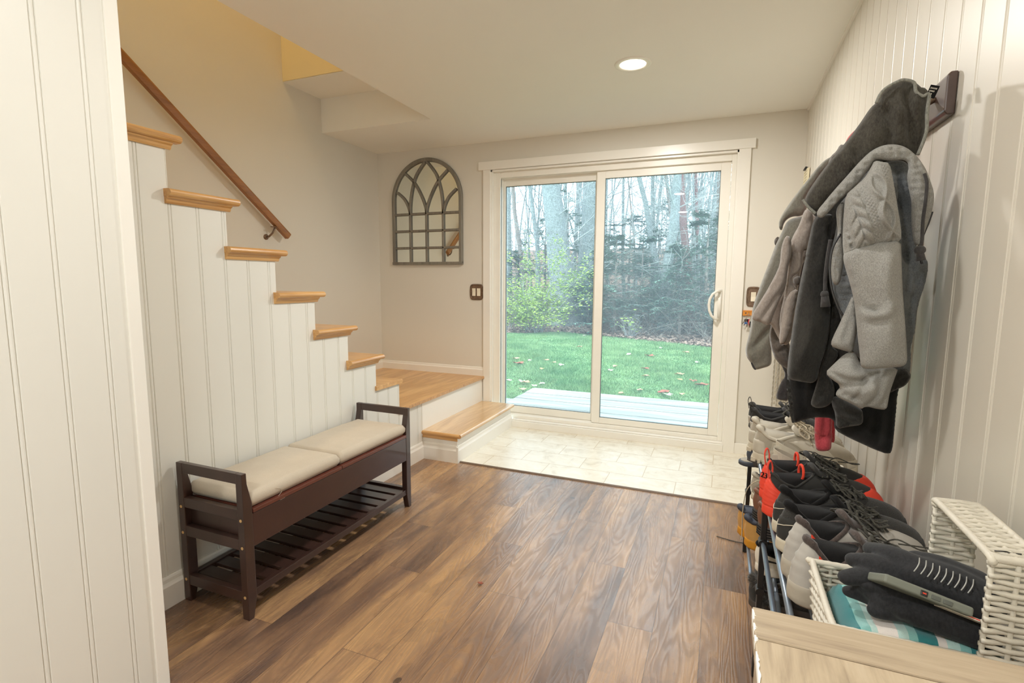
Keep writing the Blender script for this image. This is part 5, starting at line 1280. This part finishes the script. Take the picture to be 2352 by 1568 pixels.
# ------------------------------------------------------------------ hook board and hanging clothes
hb = thing('coat_hook_board', 'dark bronze brown hook board high on the right wall, mostly hidden by coats', 'coat rack', (XR, 1.95, 1.64)); HBI = Matrix.Translation(-Vector(hb.location))
def HP(name, mb, mat, **kw):
    o = link(name, mb, mat, hb, **kw); o.matrix_parent_inverse = HBI; return o
M['hookboard'] = plain('dark_brown_lacquer', (78, 60, 54), .35, var=.08, bump=.05, coat=.3)
HP('board', MB().prism([(XR-.001, 1.592), (XR-.014, 1.592), (XR-.021, 1.600), (XR-.021, 1.676), (XR-.014, 1.684), (XR-.001, 1.684)], 1, 1.465, 2.45), M['hookboard'], bevel=.003)
HOOKS = [(1.53, 1.645), (1.72, 1.645), (1.90, 1.645), (2.08, 1.645), (2.26, 1.645)]
for y, z in HOOKS:
    HP('hook', MB().tube(catmull([(XR-.020, y, z), (XR-.045, y, z-.012), (XR-.075, y, z-.006), (XR-.088, y, z+.022)], 5), [.006]*15+[.008], 10).sphere((XR-.088, y, z+.024), .009, 6), M['bronze'], smooth=True)

def chaikin(p, n=2):
    for _ in range(n):
        o = []
        for i in range(len(p)):
            a, b_ = p[i], p[(i+1) % len(p)]; o += [(a[0]*.75+b_[0]*.25, a[1]*.75+b_[1]*.25), (a[0]*.25+b_[0]*.75, a[1]*.25+b_[1]*.75)]
        p = o
    return p
def seg_dist(P, a, b_):
    d_ = b_-a; L2 = max(1e-12, float(d_@d_)); t = np.clip(((P-a)@d_)/L2, 0, 1); return np.linalg.norm(P-(a+t[:, None]*d_), axis=1)
def poly_dist(P, poly, closed=True):
    n_ = len(poly); D = np.full(len(P), 1e9)
    for i in range(n_ if closed else n_-1): D = np.minimum(D, seg_dist(P, poly[i], poly[(i+1) % n_]))
    return D
C4 = lambda x, y: (1680+x*.29332, 140+y*.29332)
C5 = lambda x, y: (1680+x*.32530, 550+y*.32530)
C1 = lambda x, y: (x, y)
def drape(name, mat, parent, outline, Y, T=.045, Rr=.035, creases=(), amp=.004, fr=(26, 5), grain=(0, 1), sp=.0065, back=.6, seed=0, extra=None, slope=0.0, smooth_n=2, label=None, cut=None):
    """a soft garment panel: outline given as image points seen at distance Y, real thickness 2T in depth.
    creases: (points, width, depth) valleys (+) or ridges (-). grain: direction along which folds run"""
    W_ = [at_y(x, y, Y) for x, y in outline]; poly = chaikin([(p.x, p.z) for p in W_], smooth_n); poly = np.array(poly)
    # resample the outline
    seg = np.linalg.norm(np.roll(poly, -1, 0)-poly, axis=1); cum = np.concatenate([[0], np.cumsum(seg)]); n_ = max(24, int(cum[-1]/(sp*1.05)))
    pc = np.vstack([poly, poly[:1]]); s_ = np.linspace(0, cum[-1], n_, endpoint=False); B = np.stack([np.interp(s_, cum, pc[:, 0]), np.interp(s_, cum, pc[:, 1])], 1)
    x0, z0 = B.min(0); x1, z1 = B.max(0); G = []
    rows = int((z1-z0)/(sp*.87))+1
    for j in range(rows):
        for i in range(int((x1-x0)/sp)+1): G.append((x0+(i+.5*(j % 2))*sp, z0+j*sp*.87))
    G = np.array(G)
    # inside test
    ins = np.zeros(len(G), bool); xj, zj = B[-1]
    for xi, zi in B:
        c_ = ((zi > G[:, 1]) != (zj > G[:, 1])) & (G[:, 0] < (xj-xi)*(G[:, 1]-zi)/(zj-zi+1e-15)+xi); ins ^= c_; xj, zj = xi, zi
    G = G[ins]; G = G[poly_dist(G, B) > sp*.55]
    allp = np.vstack([B, G]); nb_ = len(B)
    vs, _, fs, *_x = delaunay_2d_cdt([Vector(p) for p in allp], [(i, (i+1) % nb_) for i in range(nb_)], [], 1, 1e-7)
    P = np.array([(v.x, v.y) for v in vs]); D = poly_dist(P, B); k = np.clip(D/Rr, 0, 1); k1 = np.clip(D/min(Rr, .011), 0, 1); k2 = np.clip(D/(Rr*1.7), 0, 1); h = .42*np.sqrt(np.clip(1-(1-k1)**2, 0, 1))+.58*(k2*k2*(3-2*k2))
    g = np.array(grain, float); g /= np.linalg.norm(g); pr = np.array([g[1], -g[0]])
    a = P@pr; b_ = P@g
    nz = np.array([mnoise.noise(Vector((float(u)*fr[0], float(v)*fr[1], seed)))+.5*mnoise.noise(Vector((float(u)*fr[0]*2.3, float(v)*fr[1]*1.8, seed+5.))) for u, v in zip(a, b_)])
    rg = 1-np.abs(nz)*2.2; ed = np.array(sorted({(min(f[i], f[(i+1) % len(f)]), max(f[i], f[(i+1) % len(f)])) for f in fs for i in range(len(f))})); inn = D > 1e-5
    hb_ = .58*(k2*k2*(3-2*k2)); cnt = np.bincount(ed.ravel(), minlength=len(P)).astype(float)
    for _ in range(int(.22/sp)):
        acc = np.bincount(ed[:, 0], hb_[ed[:, 1]], len(P))+np.bincount(ed[:, 1], hb_[ed[:, 0]], len(P)); hb_ = np.where(inn, .4*hb_+.6*acc/np.maximum(cnt, 1), 0)
    h = .36*np.sqrt(np.clip(1-(1-k1)**2, 0, 1))+hb_*1.6
    H = T*h+rg*amp*2.1*np.clip(D/.02, 0, 1)
    for pts, w_, dp in creases:
        Q = np.array([(p.x, p.z) for p in (at_y(x, y, Y) for x, y in pts)]); dd = poly_dist(P, Q, False); H -= dp*np.exp(-(dd/w_)**2)*np.clip(k*1.5, 0, 1)
    if extra is not None: H += extra(P)*np.clip(k*2, 0, 1)
    H = np.maximum(H, .0008*(D > 1e-5)); Bk = (T*back*h+np.array([abs(mnoise.noise(Vector((float(u)*18, float(v)*5, seed+9.)))) for u, v in zip(a, b_)])*amp*k)
    Yo = Y+slope*(P[:, 0]-P[:, 0].mean())
    n_ = len(P); edge = D < 1e-5
    V = [(P[i, 0], Yo[i]-H[i], P[i, 1]) for i in range(n_)]; idx = {}
    for i in range(n_):
        if not edge[i]: idx[i] = len(V); V.append((P[i, 0], Yo[i]+Bk[i], P[i, 1]))
        else: idx[i] = i
    F = [tuple(f) for f in fs]+[tuple(idx[i] for i in reversed(f)) for f in fs]
    mb = MB(); mb.v = [tuple(Vector(v)-Vector(parent.location)) for v in V] if parent else V; mb.f = F
    o = link(name, mb, mat, parent, smooth=True)
    if label: o['label'] = label
    return o
def ribbon(name, mat, parent, pts, Y, r, n=8, flat=1, dz=None):
    P_ = [at_y(x, y, Y if not dz else Y+dz[i])-Vector(parent.location) for i, (x, y) in enumerate(pts)]
    return link(name, MB().tube(catmull(P_, 5), r, n, flat=flat), mat, parent, smooth=True)
def c4(*p): return [C4(*q_) for q_ in p]
def c5(*p): return [C5(*q_) for q_ in p]
M['char'] = fabric('charcoal_hood_lining', (80, 77, 70), (50, 47, 43), .55, 420, .98, .2, .5)
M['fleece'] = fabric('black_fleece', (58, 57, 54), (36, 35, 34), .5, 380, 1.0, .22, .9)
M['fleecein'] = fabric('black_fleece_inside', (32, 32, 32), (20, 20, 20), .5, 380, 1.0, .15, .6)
M['heather'] = fabric('heather_grey_knit', (164, 163, 159), (132, 131, 128), .85, 800, .95, .15, .5, hs=620)
M['heatherd'] = fabric('heather_grey_knit_body', (118, 122, 125), (88, 92, 96), .8, 700, .95, .2, .6, hs=620)
M['mauve'] = fabric('mauve_grey_sweatshirt', (170, 160, 152), (142, 132, 126), .6, 700, .95, .3, .4)
M['taupe'] = fabric('dark_taupe_fabric', (112, 104, 98), (82, 76, 72), .5, 600, .8, .3, .3)
M['olive'] = fabric('grey_green_fleece', (138, 136, 126), (110, 108, 100), .5, 450, .98, .45, .5)
M['coral'] = fabric('coral_red_cuff', (216, 92, 100), (188, 66, 78), .6, 700, .95, .3, .4)
M['navyk'] = fabric('dark_grey_cuff', (76, 74, 74), (52, 50, 52), .5, 600, .95, .3, .4)
M['stitch'] = fabric('pale_grey_stitching', (150, 150, 142), (110, 110, 104), .6, 700, .95, .1, .3)
M['zip'] = plain('zipper_teeth', (70, 70, 72), .4, .6, bump=.3)

# --- 1: heather grey cable knit zip hoodie
h1 = thing('hoodie', 'light heather grey cable knit zip hoodie with dark lined hood, nearest on the hooks', 'hoodie', (XR-.06, 1.47, 1.64), 0, None)
def cable(P):
    return cable_(P)
def cable_(P):
    """braids and honeycomb bumps of the knit yoke"""
    a, b_ = at_y(*C4(1085, 880), 1.33), at_y(*C4(1245, 1390), 1.33); g = Vector((b_.x-a.x, b_.z-a.z)).normalized()
    dx, dz = P[:, 0]-a.x, P[:, 1]-a.z; u = -dx*g.y+dz*g.x; v = dx*g.x+dz*g.y; H = np.zeros(len(P))
    for s_ in (1, -1): H = np.maximum(H, .0120*np.exp(-((u-s_*.0125*np.sin(2*PI*v/.130))/.0042)**2))        # linked chain cable
    du = u+.050; leaf = (np.abs(du) < .017); H = np.where(leaf, .0105*np.abs(np.sin((v-np.abs(du)*1.3)*PI/.026))**.6*np.clip((.017-np.abs(du))/.004, 0, 1)*np.clip(np.abs(du)/.002, .3, 1), H)
    hc = np.sin(u*PI/.013)*np.sin(v*PI/.016); H = np.where(du < -.020, -.0110*np.abs(hc)**1.5, H)
    fine = .0022*np.sin(u*2*PI/.0075)*np.sin(v*2*PI/.0075); return H+np.where((du > .018) & (np.abs(u) > .017), fine, 0)
def dimples(P):
    u, v = P[:, 0], P[:, 1]; return -.0052*abs(np.sin(u*PI/.015)*np.sin(v*PI/.015))**1.2
def braid(P):
    u, v = P[:, 0]+P[:, 1]*.4, P[:, 1]-P[:, 0]*.2; return .0045*abs(np.sin(u*PI/.022+np.sin(v*PI*2/.03)*.9))
drape('hood_lining', M['char'], h1, c4((1130, 335), (1150, 270), (1205, 212), (1290, 168), (1350, 145), (1432, 168), (1446, 196), (1530, 216), (1552, 262), (1530, 400), (1522, 560), (1455, 745), (1400, 760), (1250, 720), (1120, 760), (1000, 870), (860, 1010), (740, 1150), (650, 1195), (600, 1150), (558, 1085), (700, 870), (880, 655), (1000, 500), (1090, 360)), 1.42, .05, .05,
      [(c4((1350, 180), (1340, 380), (1380, 560), (1400, 700)), .010, .014), (c4((1200, 430), (1230, 560), (1210, 700)), .012, .012), (c4((1440, 200), (1400, 420), (1440, 560), (1460, 700)), .010, -.008), (c4((980, 560), (960, 700), (1000, 800)), .012, .010), (c4((800, 800), (860, 900), (960, 880)), .010, .008), (c4((1240, 440), (1260, 600), (1230, 720)), .008, -.008)], .004, (16, 6), (-.5, .8), seed=1)
ribbon('hood_seam', M['stitch'], h1, c4((1135, 330), (1165, 262), (1215, 210), (1290, 168), (1350, 148), (1430, 170), (1446, 240), (1500, 275), (1548, 262), (1532, 400), (1525, 560), (1460, 735)), 1.385, .0034, 8)
ribbon('hood_seam', M['stitch'], h1, c4((560, 1085), (590, 1130), (625, 1165), (660, 1195)), 1.405, .0034, 8)
drape('hood_inside', M['char'], h1, c4((1040, 900), (1100, 730), (1300, 680), (1440, 760), (1460, 920), (1400, 1000), (1300, 980), (1180, 900)), 1.475, .02, .03, [], .003, seed=27)
drape('hood_rim', M['heather'], h1, c4((655, 1190), (700, 1242), (760, 1185), (850, 1085), (960, 995), (1050, 890), (1110, 775), (1150, 765), (1240, 785), (1365, 768), (1392, 830), (1372, 900), (1385, 1000), (1412, 1100), (1405, 1250), (1428, 1450), (1480, 1440), (1530, 1290), (1572, 1180), (1592, 1050), (1562, 945), (1512, 820), (1425, 712), (1330, 655), (1210, 650), (1100, 695), (1000, 790), (900, 905), (800, 1015), (735, 1095)), 1.375, .026, .018, [(c4((1230, 700), (1290, 730), (1380, 770)), .004, .004), (c4((1420, 760), (1470, 860), (1520, 1000), (1540, 1100)), .004, .005)], .002, (40, 20), (-.6, .8), sp=.0042, extra=dimples, seed=2)
drape('knit_body', M['heatherd'], h1, c4((1230, 780), (1370, 775), (1420, 900), (1450, 1100), (1460, 1300), (1440, 1568))+c5((1390, 120), (1385, 260), (1310, 480), (1300, 620), (1262, 760), (1268, 960), (1180, 1000), (1000, 940), (880, 820), (800, 700), (770, 540), (715, 390), (695, 240), (700, 90))+c4((830, 1280), (812, 1160), (880, 1080), (1100, 820)), 1.45, .05, .045,
      [(c4((1260, 800), (1290, 1000), (1300, 1300), (1330, 1568)), .008, .016), (c5((1210, 100), (1290, 330), (1230, 560)), .010, .012), (c5((1290, 300), (1350, 200)), .008, .010), (c5((1225, 400), (1290, 470), (1300, 600)), .008, .010), (c4((1300, 1100), (1400, 1300), (1420, 1500)), .01, .008)], .005, (20, 9), (0, 1), sp=.0055, extra=dimples, seed=3)
drape('knit_front_edge', M['heather'], h1, c4((812, 1155), (890, 1075), (868, 1250), (872, 1400), (885, 1560))+c5((790, 180), (770, 300), (740, 330), (710, 300), (698, 200), (700, 80), (740, 10))+c4((835, 1330)), 1.385, .016, .016, [], .003, (40, 20), (0, 1), sp=.0042, extra=braid, seed=4)
ribbon('zipper', M['zip'], h1, c5((770, -40), (715, 60), (696, 180), (700, 290), (720, 390), (755, 480), (787, 535)), 1.370, .0024)
ribbon('zipper', M['zip'], h1, c4((1572, 1180), (1545, 1260), (1515, 1330))+c5((1320, 60), (1335, 130), (1345, 170)), 1.40, .0024)
drape('knit_yoke', M['heather'], h1, c4((1095, 830), (1120, 778), (1180, 790), (1238, 800), (1270, 960), (1300, 1150), (1325, 1300), (1332, 1420), (1200, 1440), (1060, 1475), (930, 1520), (880, 1545), (868, 1400), (878, 1200), (892, 1050), (960, 990), (1040, 920)), 1.335, .042, .030, [(c4((1300, 1385), (1150, 1430), (1000, 1470), (880, 1520)), .003, .004)], .0003, (14, 6), (.1, 1), sp=.0021, extra=cable, seed=5, smooth_n=1)
drape('sleeve', M['heather'], h1, c5((785, 120), (810, 75), (900, 35), (1050, 5), (1195, -8), (1203, 150), (1208, 350), (1228, 600), (1240, 780), (1242, 895), (1110, 905), (1000, 915), (912, 912), (905, 800), (892, 700), (880, 560), (868, 450), (850, 360), (825, 270), (800, 190)), 1.33, .045, .035, [(c5((880, 420), (915, 475), (990, 492)), .005, .016), (c5((868, 500), (930, 535), (1060, 515), (1090, 470)), .010, -.008), (c5((880, 560), (960, 590), (1060, 560)), .010, .006), (c5((1190, 60), (1170, 400), (1200, 800)), .014, .008), (c5((900, 120), (880, 260), (930, 420)), .012, .006), (c5((915, 870), (1060, 868), (1238, 852)), .0016, .0016), (c5((1080, 150), (1060, 400), (1090, 700)), .012, -.004), (c5((960, 180), (980, 330), (1000, 460)), .014, .005)], .003, (12, 3), (0, 1), seed=6, smooth_n=1)
drape('far_sleeve', M['heather'], h1, c5((868, 360), (885, 480), (890, 640), (868, 740), (858, 803), (780, 780), (694, 752), (720, 680), (765, 590), (810, 490)), 1.365, .026, .022, [(c5((700, 722), (780, 748), (862, 772)), .0015, .0016), (c5((850, 400), (830, 560), (800, 700)), .008, .006)], .003, (18, 5), (.3, 1), seed=7, smooth_n=1)
drape('hem', M['heather'], h1, c5((660, 940), (720, 880), (800, 805), (870, 780), (920, 900), (1060, 900), (1180, 905), (1160, 960), (1118, 1080), (1108, 1140), (1098, 1200), (1045, 1200), (945, 1175), (920, 1200), (860, 1165), (740, 1108), (735, 1080), (775, 1032), (705, 985)), 1.375, .032, .020,
      [(c5((700, 935), (800, 985), (900, 980), (1040, 925)), .007, .010), (c5((770, 1035), (850, 1010), (925, 985)), .006, .009), (c5((860, 1110), (900, 1040), (925, 985)), .005, .009), (c5((865, 1110), (740, 1085)), .010, .008), (c5((945, 1170), (1010, 1080), (1040, 940)), .006, .010), (c5((1050, 1195), (1100, 1060), (1165, 930)), .006, .009), (c5((870, 800), (900, 900)), .008, .006)], .003, (16, 8), (.5, .8), sp=.0048, seed=8, smooth_n=1)
drape('hem_lining', M['fleece'], h1, c5((1100, 1070), (1120, 1010), (1170, 920), (1235, 905), (1270, 950), (1262, 985), (1228, 1035), (1160, 1060), (1112, 1090)), 1.42, .022, .016, [(c5((1130, 1060), (1200, 1000), (1255, 970)), .008, .008)], .003, (16, 8), (1, .4), seed=9)
ribbon('drawcord', M['navyk'], h1, c4((1512, 880), (1530, 960), (1520, 1100), (1500, 1250), (1492, 1400), (1480, 1470)), 1.345, .0034)
k_ = at_y(*C4(1475, 1480), 1.345)-Vector(h1.location); link('cord_knot', MB().sphere(k_, .011, 8, (1, .8, .9)).tube([k_, k_+Vector((.004, 0, -.022))], [.006, .009], 8), M['navyk'], h1, smooth=True)
a = at_y(*C4(1575, 240), 1.44)-Vector(h1.location); tb = MB().box(-.0085, .0085, -.001, .001, -.013, .013); o = link('size_label', tb, SHM['dark'], h1, label='small black label with white lettering'); o.location = a; o.rotation_euler = (0, R(18), 0)
mb = MB()
for r_ in range(3):
    for q_ in range(5-r_): mb.box(-.0065+q_*.0026, -.0052+q_*.0026, -.0015, -.0009, .005-r_*.006, .008-r_*.006)
link('label_print', mb, SHM['white'], o)

# --- 2: charcoal fleece hoodie behind it
h2 = thing('fleece_jacket', 'charcoal black fleece jacket hanging behind the grey knit hoodie, its hem lowest', 'jacket', (XR-.06, 1.62, 1.64))
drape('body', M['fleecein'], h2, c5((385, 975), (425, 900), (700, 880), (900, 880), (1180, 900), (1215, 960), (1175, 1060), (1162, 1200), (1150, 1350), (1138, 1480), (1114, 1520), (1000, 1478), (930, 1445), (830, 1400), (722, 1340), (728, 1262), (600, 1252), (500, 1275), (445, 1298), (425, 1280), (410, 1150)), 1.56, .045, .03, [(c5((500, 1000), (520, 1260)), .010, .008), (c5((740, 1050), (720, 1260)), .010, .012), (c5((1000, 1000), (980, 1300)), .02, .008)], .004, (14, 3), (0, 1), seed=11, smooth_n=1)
drape('left_edge', M['fleece'], h2, c5((385, 985), (410, 985), (432, 1150), (445, 1280), (436, 1305), (425, 1290), (398, 1130)), 1.50, .010, .008, [], .001, seed=12, smooth_n=1)
drape('sleeve', M['fleece'], h2, c4((650, 1205), (760, 1195), (800, 1200), (770, 1400), (765, 1568))+c5((690, 60), (665, 280), (700, 420), (700, 600), (672, 760), (630, 880), (604, 1018), (500, 1005), (388, 985), (398, 860), (420, 700), (448, 500), (500, 220), (535, 80))+c4((570, 1568), (610, 1380)), 1.475, .05, .04, [(c5((395, 940), (500, 955), (602, 972)), .002, .0022), (c5((560, 100), (530, 400), (500, 800)), .018, -.006), (c5((690, 440), (640, 700), (600, 940)), .010, .006), (c4((700, 1230), (680, 1400), (640, 1568)), .010, .008)], .004, (14, 3), (.1, 1), seed=13)
drape('front_panel', M['fleece'], h2, c5((715, 420), (745, 470), (790, 540), (740, 640), (700, 745), (770, 800), (720, 880), (665, 940), (720, 1000), (735, 1080), (705, 1165), (640, 1190), (588, 1188), (556, 1165), (570, 1115), (600, 1020), (640, 870), (680, 700), (705, 560)), 1.485, .035, .028, [(c5((575, 1110), (640, 1125), (710, 1110)), .003, .002), (c5((700, 600), (670, 860), (640, 1080)), .010, .008)], .004, (14, 4), (.2, 1), seed=14, smooth_n=1)
drape('hem_fold', M['fleece'], h2, c5((705, 1110), (760, 1105), (860, 1165), (925, 1195), (932, 1270), (925, 1308), (820, 1322), (738, 1340), (735, 1235), (706, 1160)), 1.48, .03, .020, [(c5((730, 1190), (820, 1220), (925, 1240)), .006, .006), (c5((740, 1250), (820, 1290), (915, 1300)), .006, .008)], .003, (12, 6), (1, -.2), seed=15, smooth_n=1)
ribbon('drawcord', M['navyk'], h2, c5((700, 0), (680, 120), (665, 250), (660, 370)), 1.425, .0042)
k_ = at_y(*C5(658, 385), 1.425)-Vector(h2.location); link('cord_knot', MB().sphere(k_, .009, 8).tube([k_, k_+Vector((.004, 0, -.03))], [.007, .011], 8), M['navyk'], h2, smooth=True)
drape('hood', M['fleece'], h2, c4((600, 1150), (700, 900), (850, 700), (1000, 560), (1150, 500), (1200, 700), (1000, 950), (850, 1150), (760, 1230), (660, 1230)), 1.56, .05, .04, [], .004, (14, 5), (-.6, .8), seed=16)

drape('upper_body', M['fleece'], h2, c4((700, 1100), (850, 850), (1100, 700), (1300, 800), (1380, 1200), (1400, 1568))+c5((1250, 300), (1230, 700), (1200, 960), (700, 960), (420, 960), (440, 700), (560, 300), (620, 0)), 1.54, .04, .04, [(c5((760, 300), (740, 560), (700, 900)), .010, .012), (c5((830, 250), (800, 500)), .008, .01)], .005, (18, 4), (.1, 1), seed=17)
# --- 3: mauve grey sweatshirt
h3 = thing('sweatshirt', 'mauve grey sweatshirt with tangled sleeves between the fleece and the grey green jacket', 'sweatshirt', (XR-.06, 1.76, 1.64))
drape('body', M['mauve'], h3, c4((575, 1150), (620, 1170), (645, 1215), (630, 1350), (590, 1500))+c5((510, 60), (500, 200), (470, 240), (425, 262), (435, 320), (470, 345), (445, 500), (425, 610), (402, 680), (372, 745), (335, 740), (345, 660), (335, 560), (380, 360), (400, 150))+c4((420, 1568), (450, 1450), (490, 1350), (530, 1290)), 1.66, .045, .035, [(c4((640, 1230), (560, 1300), (480, 1400)), .006, .007), (c5((440, 100), (420, 300), (440, 420)), .008, .010), (c5((400, 330), (350, 560)), .008, .012), (c5((500, 205), (440, 215), (428, 260)), .003, .003)], .004, (18, 5), (.3, 1), seed=21)
drape('back_panel', M['mauve'], h3, c4((600, 1180), (700, 1230), (640, 1450), (600, 1568))+c5((500, 150), (450, 500), (430, 700), (380, 760), (330, 700), (280, 590), (190, 570), (260, 400), (330, 230), (380, 80)), 1.73, .03, .03, [(c5((470, 100), (400, 400), (360, 640)), .008, .010), (c5((400, 60), (330, 320), (260, 560)), .008, .010)], .004, (22, 5), (.35, 1), seed=26)
drape('sleeve', M['mauve'], h3, c5((420, -20), (428, 100), (398, 200), (388, 330), (345, 420), (300, 520), (272, 608), (230, 600), (205, 580), (172, 578), (142, 558), (150, 520), (200, 440), (262, 340), (330, 210), (345, 150), (350, 60), (380, -30)), 1.63, .035, .028, [(c5((160, 530), (190, 572)), .003, .003), (c5((385, 320), (300, 430), (210, 560)), .006, .012), (c5((340, 180), (290, 330)), .008, .006), (c5((215, 590), (290, 590)), .004, .002)], .003, (18, 5), (.5, .8), seed=22, smooth_n=1)
drape('cuff_opening', M['taupe'], h3, c5((436, 270), (480, 252), (492, 275), (480, 320), (450, 322), (436, 300)), 1.615, .012, .012, [], .001, seed=24)
drape('hanging_strip', M['mauve'], h3, c5((470, 340), (462, 420), (440, 520), (428, 600), (400, 690), (370, 745), (345, 752), (335, 700), (350, 600), (365, 480), (400, 380)), 1.60, .022, .018, [(c5((440, 400), (420, 560), (370, 720)), .005, .005)], .002, (22, 6), (.2, 1), seed=25, smooth_n=1)
h3b = thing('jacket', 'dark taupe jacket showing only between the mauve sweatshirt and grey green jacket', 'jacket', (XR-.06, 1.83, 1.64))
drape('body', M['taupe'], h3b, c5((300, 540), (345, 560), (360, 700), (410, 700), (425, 860), (415, 930), (392, 915), (330, 872), (292, 810), (265, 700), (275, 610)), 1.77, .035, .03, [(c5((290, 640), (330, 700), (400, 720)), .006, .010), (c5((300, 800), (360, 770), (410, 740)), .006, .010)], .005, (14, 8), (.3, 1), seed=31)
drape('collar', M['taupe'], h3b, c4((755, 840), (765, 755), (825, 705), (850, 650), (878, 660), (960, 620), (1000, 700), (900, 850), (780, 900)), 1.80, .03, .02, [], .004, seed=32)
# --- 4: grey green hooded jacket furthest along
h4 = thing('fleece_jacket', 'grey green fleece jacket with cuffed sleeve, hanging nearest the door', 'jacket', (XR-.06, 2.02, 1.64))
drape('hood', M['olive'], h4, c4((772, 748), (838, 742), (840, 800), (720, 860), (640, 1000), (562, 1090), (600, 1150), (555, 1218), (470, 1215), (410, 1260), (395, 1342), (368, 1300), (375, 1235), (470, 1090), (600, 925), (700, 800)), 1.88, .05, .035, [(c4((380, 1290), (440, 1210), (560, 1200)), .006, .008), (c4((690, 830), (740, 850)), .003, .004), (c4((470, 1130), (600, 1140)), .003, .003), (c4((720, 880), (620, 1050)), .012, .006)], .004, (14, 5), (-.6, .8), seed=41)
drape('body', M['olive'], h4, c4((400, 1330), (440, 1240), (550, 1215), (600, 1200), (640, 1300), (600, 1500))+c5((500, 60), (460, 300), (420, 600), (330, 640), (285, 720), (282, 800), (286, 850), (278, 890), (220, 908), (165, 922), (150, 905), (136, 868), (108, 832), (94, 778), (130, 650), (140, 560), (150, 470), (220, 280), (290, 100))+c4((345, 1440)), 1.90, .055, .045, [(c5((150, 860), (220, 870), (280, 848)), .002, .004), (c5((110, 790), (180, 720), (280, 600)), .010, .012), (c5((160, 860), (170, 760), (250, 640)), .010, .010), (c4((430, 1270), (400, 1450), (380, 1568)), .012, .008), (c5((270, 200), (320, 230)), .002, .002)], .004, (14, 4), (.35, 1), seed=42)
drape('cuff', M['navyk'], h4, c5((134, 868), (150, 866), (170, 895), (176, 924), (155, 915)), 1.885, .012, .010, [], .001, seed=43, smooth_n=1)
drape('pocket_flap', M['taupe'], h4, c4((375, 1370), (345, 1385), (332, 1415), (345, 1450), (372, 1440)), 1.93, .012, .010, [], .001, seed=44)
# --- others
h5 = thing('sweatshirt', 'dark grey cuff of a shirt hanging below the taupe jacket', 'sweatshirt', (XR-.06, 1.95, 1.64))
drape('sleeve', M['navyk'], h5, c5((345, 870), (400, 900), (408, 1000), (405, 1140), (370, 1138), (318, 1128), (316, 1095), (345, 1010), (385, 960)), 1.84, .025, .022, [(c5((318, 1095), (400, 1105)), .002, .003), (c5((380, 980), (360, 1100)), .006, .006)], .003, (20, 5), (.2, 1), seed=51, smooth_n=1)
drape('upper_sleeve', M['navyk'], h5, c5((345, 880), (410, 880), (430, 500), (440, 200), (470, -100), (540, -160), (580, 0), (520, 300), (500, 600), (420, 1000)), 1.97, .03, .03, [], .004, seed=52)
h6 = thing('sweatshirt', 'coral red sweatshirt whose cuff hangs below the black fleece', 'sweatshirt', (XR-.06, 1.78, 1.64))
drape('cuff', M['coral'], h6, c5((594, 1330), (700, 1330), (716, 1380), (706, 1440), (704, 1485), (660, 1495), (600, 1492), (590, 1440), (584, 1385)), 1.70, .020, .016, [(c5((590, 1378), (705, 1386)), .003, .004)], .002, (30, 4), (0, 1), seed=61, smooth_n=1)
drape('sleeve', M['coral'], h6, c5((598, 1050), (720, 1050), (716, 1250), (708, 1390), (640, 1398), (582, 1378), (590, 1260)), 1.70, .026, .022, [(c5((660, 1200), (650, 1370)), .008, .004)], .003, (20, 4), (0, 1), seed=62, smooth_n=1)
drape('far_cuff', M['coral'], h6, c5((700, 1240), (735, 1245), (732, 1380), (728, 1430), (708, 1440), (700, 1380)), 1.745, .016, .012, [], .002, seed=63, smooth_n=1)
drape('body', M['coral'], h6, c4((880, 690), (900, 610), (960, 545), (988, 532), (1080, 560), (1120, 700), (1100, 1000))+c5((640, 100), (640, 500), (700, 1100), (615, 1100), (560, 500), (540, 100))+c4((860, 1000)), 1.84, .035, .03, [], .004, seed=64)
# rope fringe and paper by the corner
mh = thing('macrame_hanging', 'cream and tan rope fringe hanging in the corner behind the coats', 'wall hanging', (.39, YB-.04, .78))
link('dowel', MB().tube([(-.045, 0, 0), (.045, 0, 0)], .007, 10), SHM['tan'], mh, smooth=True)
rnd = random.Random(2)
for i in range(7):
    x = -.04+i*.0135; L_ = rnd.uniform(.33, .42); mb = MB()
    for s_ in (0, PI): mb.tube([(x+.003*math.sin(k*.8+s_), .003*math.cos(k*.8+s_), -L_*k/44) for k in range(44)], .0026, 5)
    for q_ in range(6): mb.tube([(x, 0, -L_), (x+rnd.uniform(-.007, .007), rnd.uniform(-.004, .004), -L_-.025)], .0008, 4)
    link('rope', mb, SHM['cream'] if i % 2 else SHM['beige'], mh, smooth=True)
pp = thing('paper_note', 'cream paper on a black clip in the far right corner above the coats', 'note', (XR-.012, 3.74, 1.87))
link('sheet', MB().box(-.004, .008, -.075, .075, -.11, .045), plain('cream_paper', (232, 222, 190), .8, bump=.1), pp)
mb = MB()
for k in range(7): mb.box(-.0046, -.0041, -.06, .055-.02*(k % 3), .030-.018*k, .033-.018*k)
link('writing', mb, plain('faint_print', (150, 136, 104), .8, bump=0), pp)
link('clip', MB().prism([(-.018, .045), (.008, .040), (.008, .058), (-.008, .064)], 1, -.02, .02), M['blackplastic'], pp, bevel=.001)
